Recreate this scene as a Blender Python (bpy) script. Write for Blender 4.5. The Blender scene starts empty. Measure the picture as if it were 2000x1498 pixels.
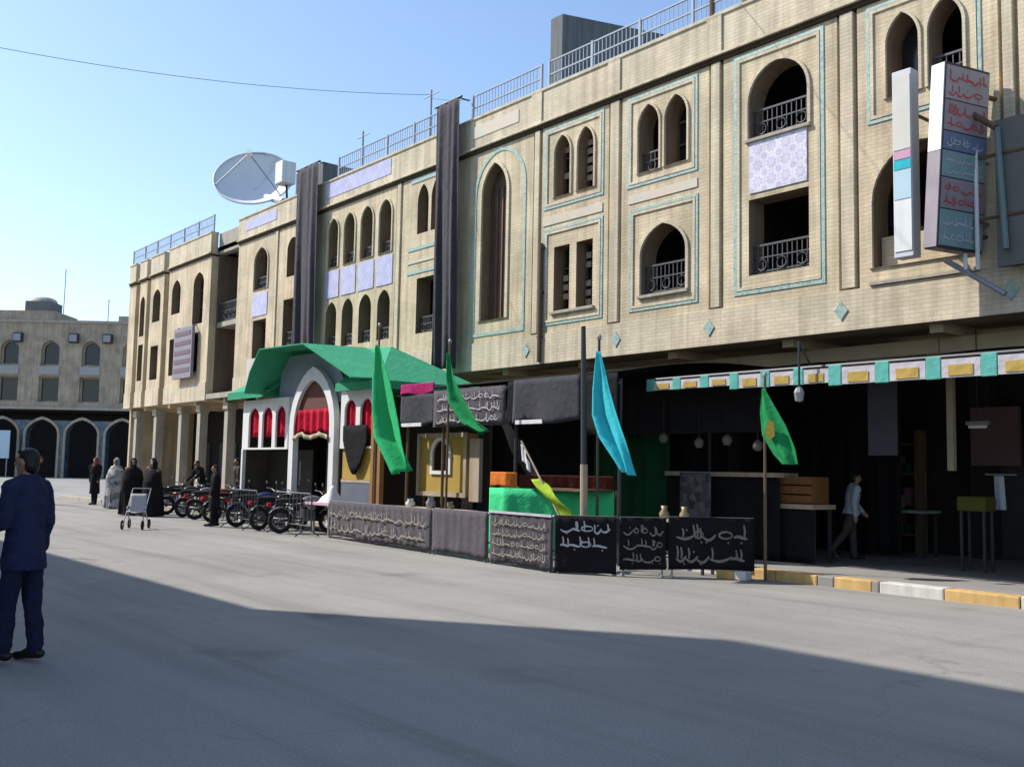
import bpy, bmesh, math, random
from mathutils import Vector, Matrix
R = math.radians
rnd = random.Random(7)
sc = bpy.context.scene
C = sc.collection

# ------------------------------------------------------------------ camera
cam_d = bpy.data.cameras.new('camera')
cam = bpy.data.objects.new('camera', cam_d)
C.objects.link(cam)
sc.camera = cam
cam_d.sensor_width = 36.0
cam_d.lens = 36.0 * 1950 / 2000
cam_d.clip_start = 0.1
cam_d.clip_end = 3000
yaw, pitch, roll = R(39.3269), math.atan(173 / 1950), 0.02
F0 = Vector((-math.cos(yaw), math.sin(yaw), 0))
R0 = Vector((math.sin(yaw), math.cos(yaw), 0))
U0 = Vector((0, 0, 1))
fw = F0 * math.cos(pitch) + U0 * math.sin(pitch)
up = -F0 * math.sin(pitch) + U0 * math.cos(pitch)
rt = R0 * math.cos(roll) + up * math.sin(roll)
up = rt.cross(fw)
m = Matrix((rt, up, -fw)).transposed().to_4x4()
m.translation = (0, 0, 1.6)
cam.matrix_world = m

# ------------------------------------------------------------------ sky, sun, exposure
SUN_EL = 44.0
sun_h = Vector((-0.826, -0.564, 0)).normalized()
to_sun = (sun_h * math.cos(R(SUN_EL)) + U0 * math.sin(R(SUN_EL))).normalized()
w = bpy.data.worlds.new('World')
sc.world = w
w.use_nodes = True
wn = w.node_tree.nodes
wn.clear()
sky = wn.new('ShaderNodeTexSky')
sky.sky_type = 'NISHITA'
sky.sun_disc = False
sky.sun_elevation = R(SUN_EL)
sky.sun_rotation = math.atan2(sun_h.x, sun_h.y)
sky.altitude = 0
sky.air_density = 1.0
sky.dust_density = 0.8
sky.ozone_density = 2.6
bg = wn.new('ShaderNodeBackground')
bg.inputs['Strength'].default_value = 0.15
wo = wn.new('ShaderNodeOutputWorld')
w.node_tree.links.new(sky.outputs[0], bg.inputs[0])
w.node_tree.links.new(bg.outputs[0], wo.inputs[0])
sd = bpy.data.lights.new('sun', 'SUN')
sd.energy = 4.1
sd.angle = R(0.55)
sd.color = (1.0, 0.955, 0.89)
sun = bpy.data.objects.new('sun', sd)
sun.rotation_euler = to_sun.to_track_quat('Z', 'Y').to_euler()
C.objects.link(sun)
sc.view_settings.view_transform = 'Standard'
sc.view_settings.look = 'None'
sc.view_settings.gamma = 1
sc.view_settings.use_curve_mapping = False
sc.view_settings.exposure = 0.60

# ------------------------------------------------------------------ helpers
def tag(o, label=None, cat=None, group=None, kind=None):
    if label: o['label'] = label
    if cat: o['category'] = cat
    if group: o['group'] = group
    if kind: o['kind'] = kind
    return o

def thing(name, label, cat, loc=(0, 0, 0), rz=0.0, group=None):
    o = bpy.data.objects.new(name, None)
    o.empty_display_size = 0.2
    C.objects.link(o)
    o.location = loc
    o.rotation_euler = (0, 0, rz)
    return tag(o, label, cat, group)

def wloc(o):
    v = Vector((0, 0, 0))
    while o is not None:
        v += o.location
        o = o.parent
    return v

class MB:
    def __init__(s):
        s.v = []; s.f = []
    def vs(s, pts):
        k = len(s.v)
        s.v += [Vector(p) for p in pts]
        return k
    def box(s, x0, x1, y0, y1, z0, z1):
        k = s.vs([(x0, y0, z0), (x1, y0, z0), (x1, y1, z0), (x0, y1, z0),
                  (x0, y0, z1), (x1, y0, z1), (x1, y1, z1), (x0, y1, z1)])
        for q in ((0, 3, 2, 1), (4, 5, 6, 7), (0, 1, 5, 4), (1, 2, 6, 5), (2, 3, 7, 6), (3, 0, 4, 7)):
            s.f.append([k + i for i in q])
        return s
    def obox(s, c, ax, ay, az):            # oriented box, half axes
        c, ax, ay, az = Vector(c), Vector(ax), Vector(ay), Vector(az)
        k = s.vs([c - ax - ay - az, c + ax - ay - az, c + ax + ay - az, c - ax + ay - az,
                  c - ax - ay + az, c + ax - ay + az, c + ax + ay + az, c - ax + ay + az])
        for q in ((0, 3, 2, 1), (4, 5, 6, 7), (0, 1, 5, 4), (1, 2, 6, 5), (2, 3, 7, 6), (3, 0, 4, 7)):
            s.f.append([k + i for i in q])
        return s
    def poly(s, pts):
        k = s.vs(pts)
        s.f.append(list(range(k, k + len(pts))))
        return s
    def prism(s, loop, y0, y1):            # loop in (x, z), extruded along y
        n = len(loop)
        k = s.vs([(x, y0, z) for x, z in loop] + [(x, y1, z) for x, z in loop])
        s.f.append([k + i for i in range(n)])
        s.f.append([k + n + i for i in reversed(range(n))])
        for i in range(n):
            j = (i + 1) % n
            s.f.append([k + j, k + i, k + n + i, k + n + j])
        return s
    def ring(s, a, b, y0, y1):             # frame between loop a and loop b (x, z)
        n = len(a)
        k = s.vs([(x, y0, z) for x, z in a] + [(x, y0, z) for x, z in b] +
                 [(x, y1, z) for x, z in a] + [(x, y1, z) for x, z in b])
        for i in range(n):
            j = (i + 1) % n
            s.f.append([k + i, k + j, k + n + j, k + n + i])
            s.f.append([k + 2 * n + j, k + 2 * n + i, k + 3 * n + i, k + 3 * n + j])
            s.f.append([k + j, k + i, k + 2 * n + i, k + 2 * n + j])
            s.f.append([k + n + i, k + n + j, k + 3 * n + j, k + 3 * n + i])
        return s
    def tube(s, pts, rad, n=8, sx=1.0):
        pts = [Vector(p) for p in pts]
        if not isinstance(rad, (list, tuple)): rad = [rad] * len(pts)
        t = (pts[1] - pts[0]).normalized()
        ref = Vector((0, 0, 1)) if abs(t.z) < 0.9 else Vector((1, 0, 0))
        u = t.cross(ref).normalized()
        k0 = len(s.v)
        for i, p in enumerate(pts):
            if i == 0: t = (pts[1] - pts[0])
            elif i == len(pts) - 1: t = (pts[-1] - pts[-2])
            else: t = (pts[i + 1] - pts[i - 1])
            t = t.normalized()
            u = (u - t * u.dot(t)).normalized()
            v = t.cross(u)
            for j in range(n):
                a = 2 * math.pi * j / n
                s.v.append(p + (u * math.cos(a) * sx + v * math.sin(a)) * rad[i])
        for i in range(len(pts) - 1):
            for j in range(n):
                a, b = k0 + i * n + j, k0 + i * n + (j + 1) % n
                s.f.append([a, b, b + n, a + n])
        s.f.append([k0 + j for j in reversed(range(n))])
        e = k0 + (len(pts) - 1) * n
        s.f.append([e + j for j in range(n)])
        return s
    def cap(s, p0, p1, r0, r1, n=10):      # tapered limb with round ends
        p0, p1 = Vector(p0), Vector(p1)
        d = (p1 - p0).normalized()
        P = [p0 - d * r0 * .98, p0 - d * r0 * .7, p0, p1, p1 + d * r1 * .7, p1 + d * r1 * .98]
        return s.tube(P, [r0 * .18, r0 * .72, r0, r1, r1 * .72, r1 * .18], n)
    def ell(s, c, rx, ry, rz, n=14, m=9):
        c = Vector(c)
        k = len(s.v)
        for i in range(m + 1):
            th = math.pi * (0.02 + 0.96 * i / m)
            for j in range(n):
                a = 2 * math.pi * j / n
                s.v.append(c + Vector((rx * math.sin(th) * math.cos(a), ry * math.sin(th) * math.sin(a), rz * math.cos(th))))
        for i in range(m):
            for j in range(n):
                a, b = k + i * n + j, k + i * n + (j + 1) % n
                s.f.append([a, a + n, b + n, b])
        s.f.append([k + j for j in range(n)])
        s.f.append([k + m * n + j for j in reversed(range(n))])
        return s
    def loft(s, secs, n=16):               # secs: (z, cx, cy, rx, ry)
        k = len(s.v)
        for z, cx, cy, rx, ry in secs:
            for j in range(n):
                a = 2 * math.pi * j / n
                s.v.append(Vector((cx + rx * math.cos(a), cy + ry * math.sin(a), z)))
        for i in range(len(secs) - 1):
            for j in range(n):
                a, b = k + i * n + j, k + i * n + (j + 1) % n
                s.f.append([a, b, b + n, a + n])
        s.f.append([k + j for j in reversed(range(n))])
        e = k + (len(secs) - 1) * n
        s.f.append([e + j for j in range(n)])
        return s
    def lathe(s, prof, c=(0, 0, 0), n=16):
        c = Vector(c)
        k = len(s.v)
        for r, z in prof:
            for j in range(n):
                a = 2 * math.pi * j / n
                s.v.append(c + Vector((r * math.cos(a), r * math.sin(a), z)))
        for i in range(len(prof) - 1):
            for j in range(n):
                a, b = k + i * n + j, k + i * n + (j + 1) % n
                s.f.append([a, b, b + n, a + n])
        return s
    def torus(s, c, axis, R_, r, n=20, m=6):
        c = Vector(c)
        ax = Vector(axis).normalized()
        u = ax.orthogonal().normalized()
        v = ax.cross(u)
        k = len(s.v)
        for i in range(n):
            a = 2 * math.pi * i / n
            d = u * math.cos(a) + v * math.sin(a)
            for j in range(m):
                b = 2 * math.pi * j / m
                s.v.append(c + d * (R_ + r * math.cos(b)) + ax * r * math.sin(b))
        for i in range(n):
            for j in range(m):
                s.f.append([k + i * m + j, k + ((i + 1) % n) * m + j, k + ((i + 1) % n) * m + (j + 1) % m, k + i * m + (j + 1) % m])
        return s
    def grid(s, fn, nu, nv):
        k = len(s.v)
        for i in range(nu + 1):
            for j in range(nv + 1):
                s.v.append(Vector(fn(i / nu, j / nv)))
        for i in range(nu):
            for j in range(nv):
                a = k + i * (nv + 1) + j
                s.f.append([a, a + 1, a + nv + 2, a + nv + 1])
        return s
    def mesh(s, name, mat, off=None, smooth=False):
        me = bpy.data.meshes.new(name)
        vv = [tuple(p - off) if off else tuple(p) for p in s.v]
        me.from_pydata(vv, [], s.f)
        if mat: me.materials.append(mat)
        me.update()
        bm = bmesh.new()
        bm.from_mesh(me)
        bmesh.ops.recalc_face_normals(bm, faces=bm.faces)
        bm.to_mesh(me)
        bm.free()
        if smooth:
            me.polygons.foreach_set('use_smooth', [True] * len(me.polygons))
        return me
    def build(s, name, mat, parent=None, world=False, smooth=False, bevel=0, solid=0):
        off = wloc(parent) if (world and parent) else None
        o = bpy.data.objects.new(name, s.mesh(name, mat, off, smooth))
        C.objects.link(o)
        if parent: o.parent = parent
        if solid:
            md = o.modifiers.new('thick', 'SOLIDIFY'); md.thickness = solid; md.offset = 0
        if bevel:
            md = o.modifiers.new('bevel', 'BEVEL'); md.width = bevel; md.segments = 2; md.limit_method = 'ANGLE'
        return o

def copy_tree(o, parent=None):
    c = o.copy()
    C.objects.link(c)
    if parent: c.parent = parent
    for ch in [x for x in C.objects if x.parent == o]:
        copy_tree(ch, c)
    return c

def solo(mb, name, mat, label, cat, group=None, **kw):   # a thing that is one mesh; origin at base centre
    xs = [p.x for p in mb.v]; ys = [p.y for p in mb.v]; zs = [p.z for p in mb.v]
    c = Vector(((min(xs) + max(xs)) / 2, (min(ys) + max(ys)) / 2, min(zs)))
    for i, p in enumerate(mb.v): mb.v[i] = p - c
    o = mb.build(name, mat, **kw)
    o.location = c
    return tag(o, label, cat, group)

# ------------------------------------------------------------------ materials
MATS = {}
def newmat(name):
    mt = bpy.data.materials.new(name)
    mt.use_nodes = True
    nt = mt.node_tree
    return mt, nt, nt.nodes['Principled BSDF']

def nd(nt, typ, **kw):
    n = nt.nodes.new(typ)
    for k, v in kw.items():
        if k in n.inputs: n.inputs[k].default_value = v
        else: setattr(n, k, v)
    return n

def ramp(nt, fac, stops):
    r = nt.nodes.new('ShaderNodeValToRGB')
    el = r.color_ramp.elements
    while len(el) < len(stops): el.new(0.5)
    for e, (p, c) in zip(el, stops):
        e.position = p
        e.color = (c[0], c[1], c[2], 1) if isinstance(c, (tuple, list)) else (c, c, c, 1)
    nt.links.new(fac, r.inputs[0])
    return r.outputs[0]

def mixc(nt, a, b, fac, mode='MIX'):
    n = nt.nodes.new('ShaderNodeMix')
    n.data_type = 'RGBA'
    n.blend_type = mode
    for sock, val in ((n.inputs[0], fac), (n.inputs[6], a), (n.inputs[7], b)):
        if isinstance(val, bpy.types.NodeSocket): nt.links.new(val, sock)
        elif isinstance(val, (int, float)): sock.default_value = val
        else: sock.default_value = (val[0], val[1], val[2], 1)
    return n.outputs[2]

def plain(name, col, rough=0.8, var=0.18, scale=3.0, metal=0.0, bump=0.0, bscale=40, spec=0.3, streak=0.0):
    mt, nt, b = newmat(name)
    tc = nd(nt, 'ShaderNodeTexCoord')
    n1 = nd(nt, 'ShaderNodeTexNoise', Scale=scale, Detail=5.0)
    nt.links.new(tc.outputs['Object'], n1.inputs['Vector'])
    c = mixc(nt, (1 - var,) * 3, (1 + var * .6,) * 3, n1.outputs[0])
    col_o = mixc(nt, col, c, 1.0, 'MULTIPLY')
    if streak:
        mp = nd(nt, 'ShaderNodeMapping')
        mp.inputs['Scale'].default_value = (5, 5, .35)
        nt.links.new(tc.outputs['Object'], mp.inputs[0])
        n2 = nd(nt, 'ShaderNodeTexNoise', Scale=1.6, Detail=4.0)
        nt.links.new(mp.outputs[0], n2.inputs['Vector'])
        col_o = mixc(nt, col_o, ramp(nt, n2.outputs[0], [(.35, 1 - streak), (.6, 1.0)]), 1.0, 'MULTIPLY')
    nt.links.new(col_o, b.inputs['Base Color'])
    b.inputs['Roughness'].default_value = rough
    b.inputs['Metallic'].default_value = metal
    b.inputs['Specular IOR Level'].default_value = spec
    if bump:
        n3 = nd(nt, 'ShaderNodeTexNoise', Scale=bscale, Detail=3.0)
        nt.links.new(tc.outputs['Object'], n3.inputs['Vector'])
        bp = nd(nt, 'ShaderNodeBump', Strength=bump, Distance=.01)
        nt.links.new(n3.outputs[0], bp.inputs['Height'])
        nt.links.new(bp.outputs[0], b.inputs['Normal'])
    MATS[name] = mt
    return mt

def cloth(name, col, trans=0.0, var=0.2, scale=2.5, sheen=0.0):
    mt, nt, b = newmat(name)
    tc = nd(nt, 'ShaderNodeTexCoord')
    n1 = nd(nt, 'ShaderNodeTexNoise', Scale=scale, Detail=6.0)
    nt.links.new(tc.outputs['Object'], n1.inputs['Vector'])
    cc = mixc(nt, col, mixc(nt, (1 - var,) * 3, (1 + var,) * 3, n1.outputs[0]), 1.0, 'MULTIPLY')
    nt.links.new(cc, b.inputs['Base Color'])
    b.inputs['Roughness'].default_value = .92
    b.inputs['Specular IOR Level'].default_value = .12
    if sheen:
        b.inputs['Sheen Weight'].default_value = sheen
        b.inputs['Sheen Roughness'].default_value = .6
    wv = nd(nt, 'ShaderNodeTexNoise', Scale=180.0, Detail=1.0)
    nt.links.new(tc.outputs['Object'], wv.inputs['Vector'])
    n4 = nd(nt, 'ShaderNodeTexNoise', Scale=7.0, Detail=3.0)
    nt.links.new(tc.outputs['Object'], n4.inputs['Vector'])
    bp = nd(nt, 'ShaderNodeBump', Strength=.5, Distance=.04)
    nt.links.new(n4.outputs[0], bp.inputs['Height'])
    nt.links.new(bp.outputs[0], b.inputs['Normal'])
    if trans:
        tr = nd(nt, 'ShaderNodeBsdfTranslucent')
        nt.links.new(cc, tr.inputs['Color'])
        mx = nd(nt, 'ShaderNodeMixShader', Fac=trans)
        nt.links.new(b.outputs[0], mx.inputs[1])
        nt.links.new(tr.outputs[0], mx.inputs[2])
        nt.links.new(mx.outputs[0], nt.nodes['Material Output'].inputs['Surface'])
    MATS[name] = mt
    return mt

def brick_mat(name, c1, c2, mortar, bw=.22, bh=.075, dirt=.27, streak=.24, tint=None):
    mt, nt, b = newmat(name)
    tc = nd(nt, 'ShaderNodeTexCoord')
    sp = nd(nt, 'ShaderNodeSeparateXYZ')
    nt.links.new(tc.outputs['Object'], sp.inputs[0])
    ad = nd(nt, 'ShaderNodeMath', operation='ADD')
    nt.links.new(sp.outputs[0], ad.inputs[0])
    nt.links.new(sp.outputs[1], ad.inputs[1])
    cb = nd(nt, 'ShaderNodeCombineXYZ')
    nt.links.new(ad.outputs[0], cb.inputs[0])
    nt.links.new(sp.outputs[2], cb.inputs[1])
    br = nd(nt, 'ShaderNodeTexBrick')
    br.inputs['Color1'].default_value = (*c1, 1)
    br.inputs['Color2'].default_value = (*c2, 1)
    br.inputs['Mortar'].default_value = (*mortar, 1)
    br.inputs['Scale'].default_value = 1.0
    br.inputs['Mortar Size'].default_value = .009
    br.inputs['Mortar Smooth'].default_value = .3
    br.inputs['Brick Width'].default_value = bw
    br.inputs['Row Height'].default_value = bh
    nt.links.new(cb.outputs[0], br.inputs['Vector'])
    n1 = nd(nt, 'ShaderNodeTexNoise', Scale=.9, Detail=7.0)
    nt.links.new(tc.outputs['Object'], n1.inputs['Vector'])
    col = mixc(nt, br.outputs['Color'], ramp(nt, n1.outputs[0], [(.3, 1 - dirt), (.62, 1.05)]), 1.0, 'MULTIPLY')
    mp = nd(nt, 'ShaderNodeMapping')
    mp.inputs['Scale'].default_value = (4, 4, .3)
    nt.links.new(tc.outputs['Object'], mp.inputs[0])
    n2 = nd(nt, 'ShaderNodeTexNoise', Scale=1.3, Detail=5.0)
    nt.links.new(mp.outputs[0], n2.inputs['Vector'])
    col = mixc(nt, col, ramp(nt, n2.outputs[0], [(.36, 1 - streak), (.58, 1.0)]), 1.0, 'MULTIPLY')
    n5 = nd(nt, 'ShaderNodeTexNoise', Scale=.55, Detail=3.0)
    nt.links.new(tc.outputs['Object'], n5.inputs['Vector'])
    col = mixc(nt, col, mixc(nt, (1.06, .97, .94), (.97, 1.01, .98), n5.outputs[0]), 1.0, 'MULTIPLY')
    nt.links.new(col, b.inputs['Base Color'])
    b.inputs['Roughness'].default_value = .88
    b.inputs['Specular IOR Level'].default_value = .2
    bp = nd(nt, 'ShaderNodeBump', Strength=.35, Distance=.01, invert=True)
    nt.links.new(br.outputs['Fac'], bp.inputs['Height'])
    nt.links.new(bp.outputs[0], b.inputs['Normal'])
    MATS[name] = mt
    return mt

def tile_mat(name, cols, sz=.06, rough=.25):
    mt, nt, b = newmat(name)
    tc = nd(nt, 'ShaderNodeTexCoord')
    vo = nd(nt, 'ShaderNodeTexVoronoi', Scale=1 / sz)
    nt.links.new(tc.outputs['Object'], vo.inputs['Vector'])
    sp = nd(nt, 'ShaderNodeSeparateColor')
    nt.links.new(vo.outputs['Color'], sp.inputs[0])
    k = len(cols)
    col = ramp(nt, sp.outputs[0], [(i / k, c) for i, c in enumerate(cols)])
    nt.links.new(col, b.inputs['Base Color'])
    b.inputs['Roughness'].default_value = rough
    MATS[name] = mt
    return mt

BRICK = brick_mat('yellow_brick', (.69, .59, .415), (.62, .525, .365), (.55, .475, .345))
BRICK_TRIM = brick_mat('pale_brick', (.68, .60, .45), (.60, .53, .39), (.55, .49, .38), dirt=.18)
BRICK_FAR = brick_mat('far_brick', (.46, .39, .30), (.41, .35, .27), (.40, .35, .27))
SOFFIT = plain('soffit_plaster', (.70, .58, .39), .9, .3, 1.2)
REVEAL = plain('brown_reveal', (.25, .185, .125), .9, .3, 2, streak=.2)  # opening reveals, a darker brown than the wall face
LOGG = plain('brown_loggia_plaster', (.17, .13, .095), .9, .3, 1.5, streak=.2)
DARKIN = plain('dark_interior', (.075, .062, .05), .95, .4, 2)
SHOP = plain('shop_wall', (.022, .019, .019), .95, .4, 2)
CONC = plain('concrete_trim', (.42, .38, .31), .9, .25, 1.5, bump=.3, streak=.2)
DARKCONC = plain('dark_roof_concrete', (.17, .18, .18), .9, .3, .8, bump=.3, streak=.25)
TURQ = tile_mat('turquoise_tile', [(.20, .38, .35), (.30, .45, .40), (.44, .48, .38), (.17, .32, .33), (.36, .46, .40)], .05, .4)
TURQ_PALE = tile_mat('pale_tile_band', [(.42, .48, .38), (.56, .46, .32), (.50, .50, .40), (.58, .44, .36)], .09, .5)
def tile_grid(name, base, motif, dot, grout, sz=.22, rough=.3):
    mt, nt, b = newmat(name)
    tc = nd(nt, 'ShaderNodeTexCoord')
    sp = nd(nt, 'ShaderNodeSeparateXYZ')
    nt.links.new(tc.outputs['Object'], sp.inputs[0])
    def M(op, a, b_=None):
        n = nd(nt, 'ShaderNodeMath', operation=op)
        for i_, v in enumerate((a, b_)):
            if v is None: continue
            if isinstance(v, bpy.types.NodeSocket): nt.links.new(v, n.inputs[i_])
            else: n.inputs[i_].default_value = v
        return n.outputs[0]
    fx_ = M('SUBTRACT', M('FRACT', M('DIVIDE', sp.outputs[0], sz)), .5)
    fz_ = M('SUBTRACT', M('FRACT', M('DIVIDE', sp.outputs[2], sz)), .5)
    r_ = M('SQRT', M('ADD', M('MULTIPLY', fx_, fx_), M('MULTIPLY', fz_, fz_)))
    an = M('ARCTAN2', fz_, fx_)
    pet = M('ADD', r_, M('MULTIPLY', M('COSINE', M('MULTIPLY', an, 8.0)), .07))
    c1 = ramp(nt, pet, [(.0, dot), (.10, base), (.22, motif), (.30, motif), (.34, base), (.52, base), (.60, motif)])
    edge = M('MAXIMUM', M('ABSOLUTE', fx_), M('ABSOLUTE', fz_))
    c2 = mixc(nt, c1, grout, ramp(nt, edge, [(.47, 0.0), (.485, 1.0)]))
    n1 = nd(nt, 'ShaderNodeTexNoise', Scale=3.0, Detail=5.0)
    nt.links.new(tc.outputs['Object'], n1.inputs['Vector'])
    c3 = mixc(nt, c2, ramp(nt, n1.outputs[0], [(.3, .78), (.6, 1.0)]), 1.0, 'MULTIPLY')
    nt.links.new(c3, b.inputs['Base Color'])
    b.inputs['Roughness'].default_value = rough
    MATS[name] = mt
    return mt
LAV = tile_grid('lavender_tile', (.52, .50, .68), (.38, .37, .60), (.62, .55, .40), (.46, .45, .52))
FLORAL = tile_grid('floral_tile', (.70, .68, .73), (.52, .48, .66), (.60, .52, .40), (.58, .56, .58), .33)
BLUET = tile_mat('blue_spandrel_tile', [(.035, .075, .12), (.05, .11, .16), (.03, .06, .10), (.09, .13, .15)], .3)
GLASS = plain('dark_glass', (.02, .022, .026), .12, .1, 1, spec=.5)
WOOD = plain('brown_wood', (.16, .10, .06), .65, .35, 4, bump=.2, streak=.25)
WOODB = plain('dark_brown_band', (.065, .042, .022), .85, .3, 2, streak=.2)
PALEWOOD = plain('pale_wood', (.45, .36, .26), .75, .25, 4, streak=.2)
METAL = plain('grey_metal', (.30, .31, .33), .5, .2, 4, metal=.5)
RAILM = plain('railing_paint', (.33, .38, .45), .6, .2, 3)
RAILW = plain('window_railing_paint', (.085, .09, .095), .55, .2, 4)
DARKM = plain('dark_metal', (.06, .06, .065), .5, .25, 4, metal=.4)
WHITE = plain('white_paint', (.74, .75, .74), .6, .12, 2, streak=.1)
DISHM = plain('dish_paint', (.68, .70, .72), .5, .1, 1)
BLACK = cloth('black_cloth', (.013, .0125, .0145), var=.4)
DUSTY = cloth('dusty_black_cloth', (.056, .049, .058), var=.35, sheen=.08)
FADED = cloth('faded_black_cloth', (.075, .065, .075), var=.35, sheen=.08)
GREYC = cloth('grey_black_cloth', (.046, .047, .056), var=.3, sheen=.05)
GREENF = cloth('green_flag', (.06, .60, .24), trans=.4, var=.15)
GREEND = cloth('deep_green_cloth', (.025, .30, .10), trans=.25, var=.2)
GREENT = cloth('green_tarp', (.06, .36, .20), trans=.12, var=.22)
GREENB = cloth('bright_green_cloth', (.06, .60, .24), var=.12)
DGREEN = cloth('dark_green_tarp', (.010, .062, .028), var=.3)
ORANGE_SHADE = cloth('shaded_orange_cloth', (.075, .018, .012), var=.3)  # orange cloth with its shade put into the colour
CYAN = cloth('cyan_flag', (.08, .68, .76), trans=.4, var=.15)
LIME = cloth('lime_flag', (.42, .60, .06), trans=.35, var=.15)
RED = cloth('red_cloth', (.56, .014, .045), trans=.1, var=.25)
PINK = cloth('magenta_cloth', (.36, .02, .12), var=.2)
ORANGE = cloth('orange_cloth', (.55, .16, .03), var=.2)
WHITEC = cloth('white_cloth', (.72, .70, .72), trans=.1, var=.1)
INK = cloth('pale_lettering', (.25, .23, .20), var=.25)
INKW = cloth('white_lettering', (.44, .43, .46), var=.2)
INKDIM = cloth('dim_lettering', (.20, .18, .15), var=.3)
OCHRE = plain('ochre_paint', (.42, .28, .06), .8, .25, 3)
ORANGEP = plain('kerb_yellow_paint', (.60, .39, .15), .8, .3, 3, bump=.3, streak=.2)
KWHITE = plain('kerb_white_paint', (.62, .60, .54), .8, .28, 3, bump=.3, streak=.2)
SKIN = plain('skin', (.34, .19, .12), .55, .08, 8)
HAIR = plain('black_hair', (.012, .010, .010), .5, .3, 30)
BLUEJ = cloth('blue_jacket_cloth', (.022, .027, .062), var=.3, scale=5)
NAVY = cloth('navy_trouser_cloth', (.016, .018, .042), var=.25, scale=5)
SHOEM = plain('black_leather', (.012, .011, .012), .35, .2, 8)
PALESHIRT = cloth('pale_shirt', (.40, .44, .52), var=.12)
BROWNT = cloth('brown_trousers', (.075, .06, .055), var=.2)
CHADOR = cloth('chador_cloth', (.014, .013, .015), var=.3)
PATTERN = tile_mat('checked_cloth', [(.45, .45, .43), (.06, .06, .07), (.50, .50, .47), (.16, .16, .17)], .16, .9)
LAMPG = plain('dimmed_lamp_glass', (.12, .115, .10), .5)  # dimness of the arcade put into the glass colour
PURPLE_IN = plain('sign_purple_panel', (.16, .10, .13), .6, .2, 3)
BRASS = plain('dull_brass', (.36, .28, .16), .5, .2, 6, metal=.3)
PATTERN2 = tile_mat('dim_grey_pattern', [(.05, .05, .06), (.10, .10, .11), (.03, .03, .035), (.13, .12, .13)], .12, .9)
CRATE = plain('orange_crate_wood', (.22, .10, .035), .75, .3, 4, streak=.2)
CABLEM = plain('weathered_cable', (.16, .17, .18), .8, .2, 4)
GMARK = cloth('dull_gold_print', (.16, .14, .03))
SOFTB = plain('dull_beige_paint', (.22, .19, .14), .8, .25, 3)
RUBBER = plain('rubber', (.02, .02, .02), .9, .2, 10)
BLUEP = plain('pale_blue_board', (.45, .60, .68), .5, .1, 3)

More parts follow.
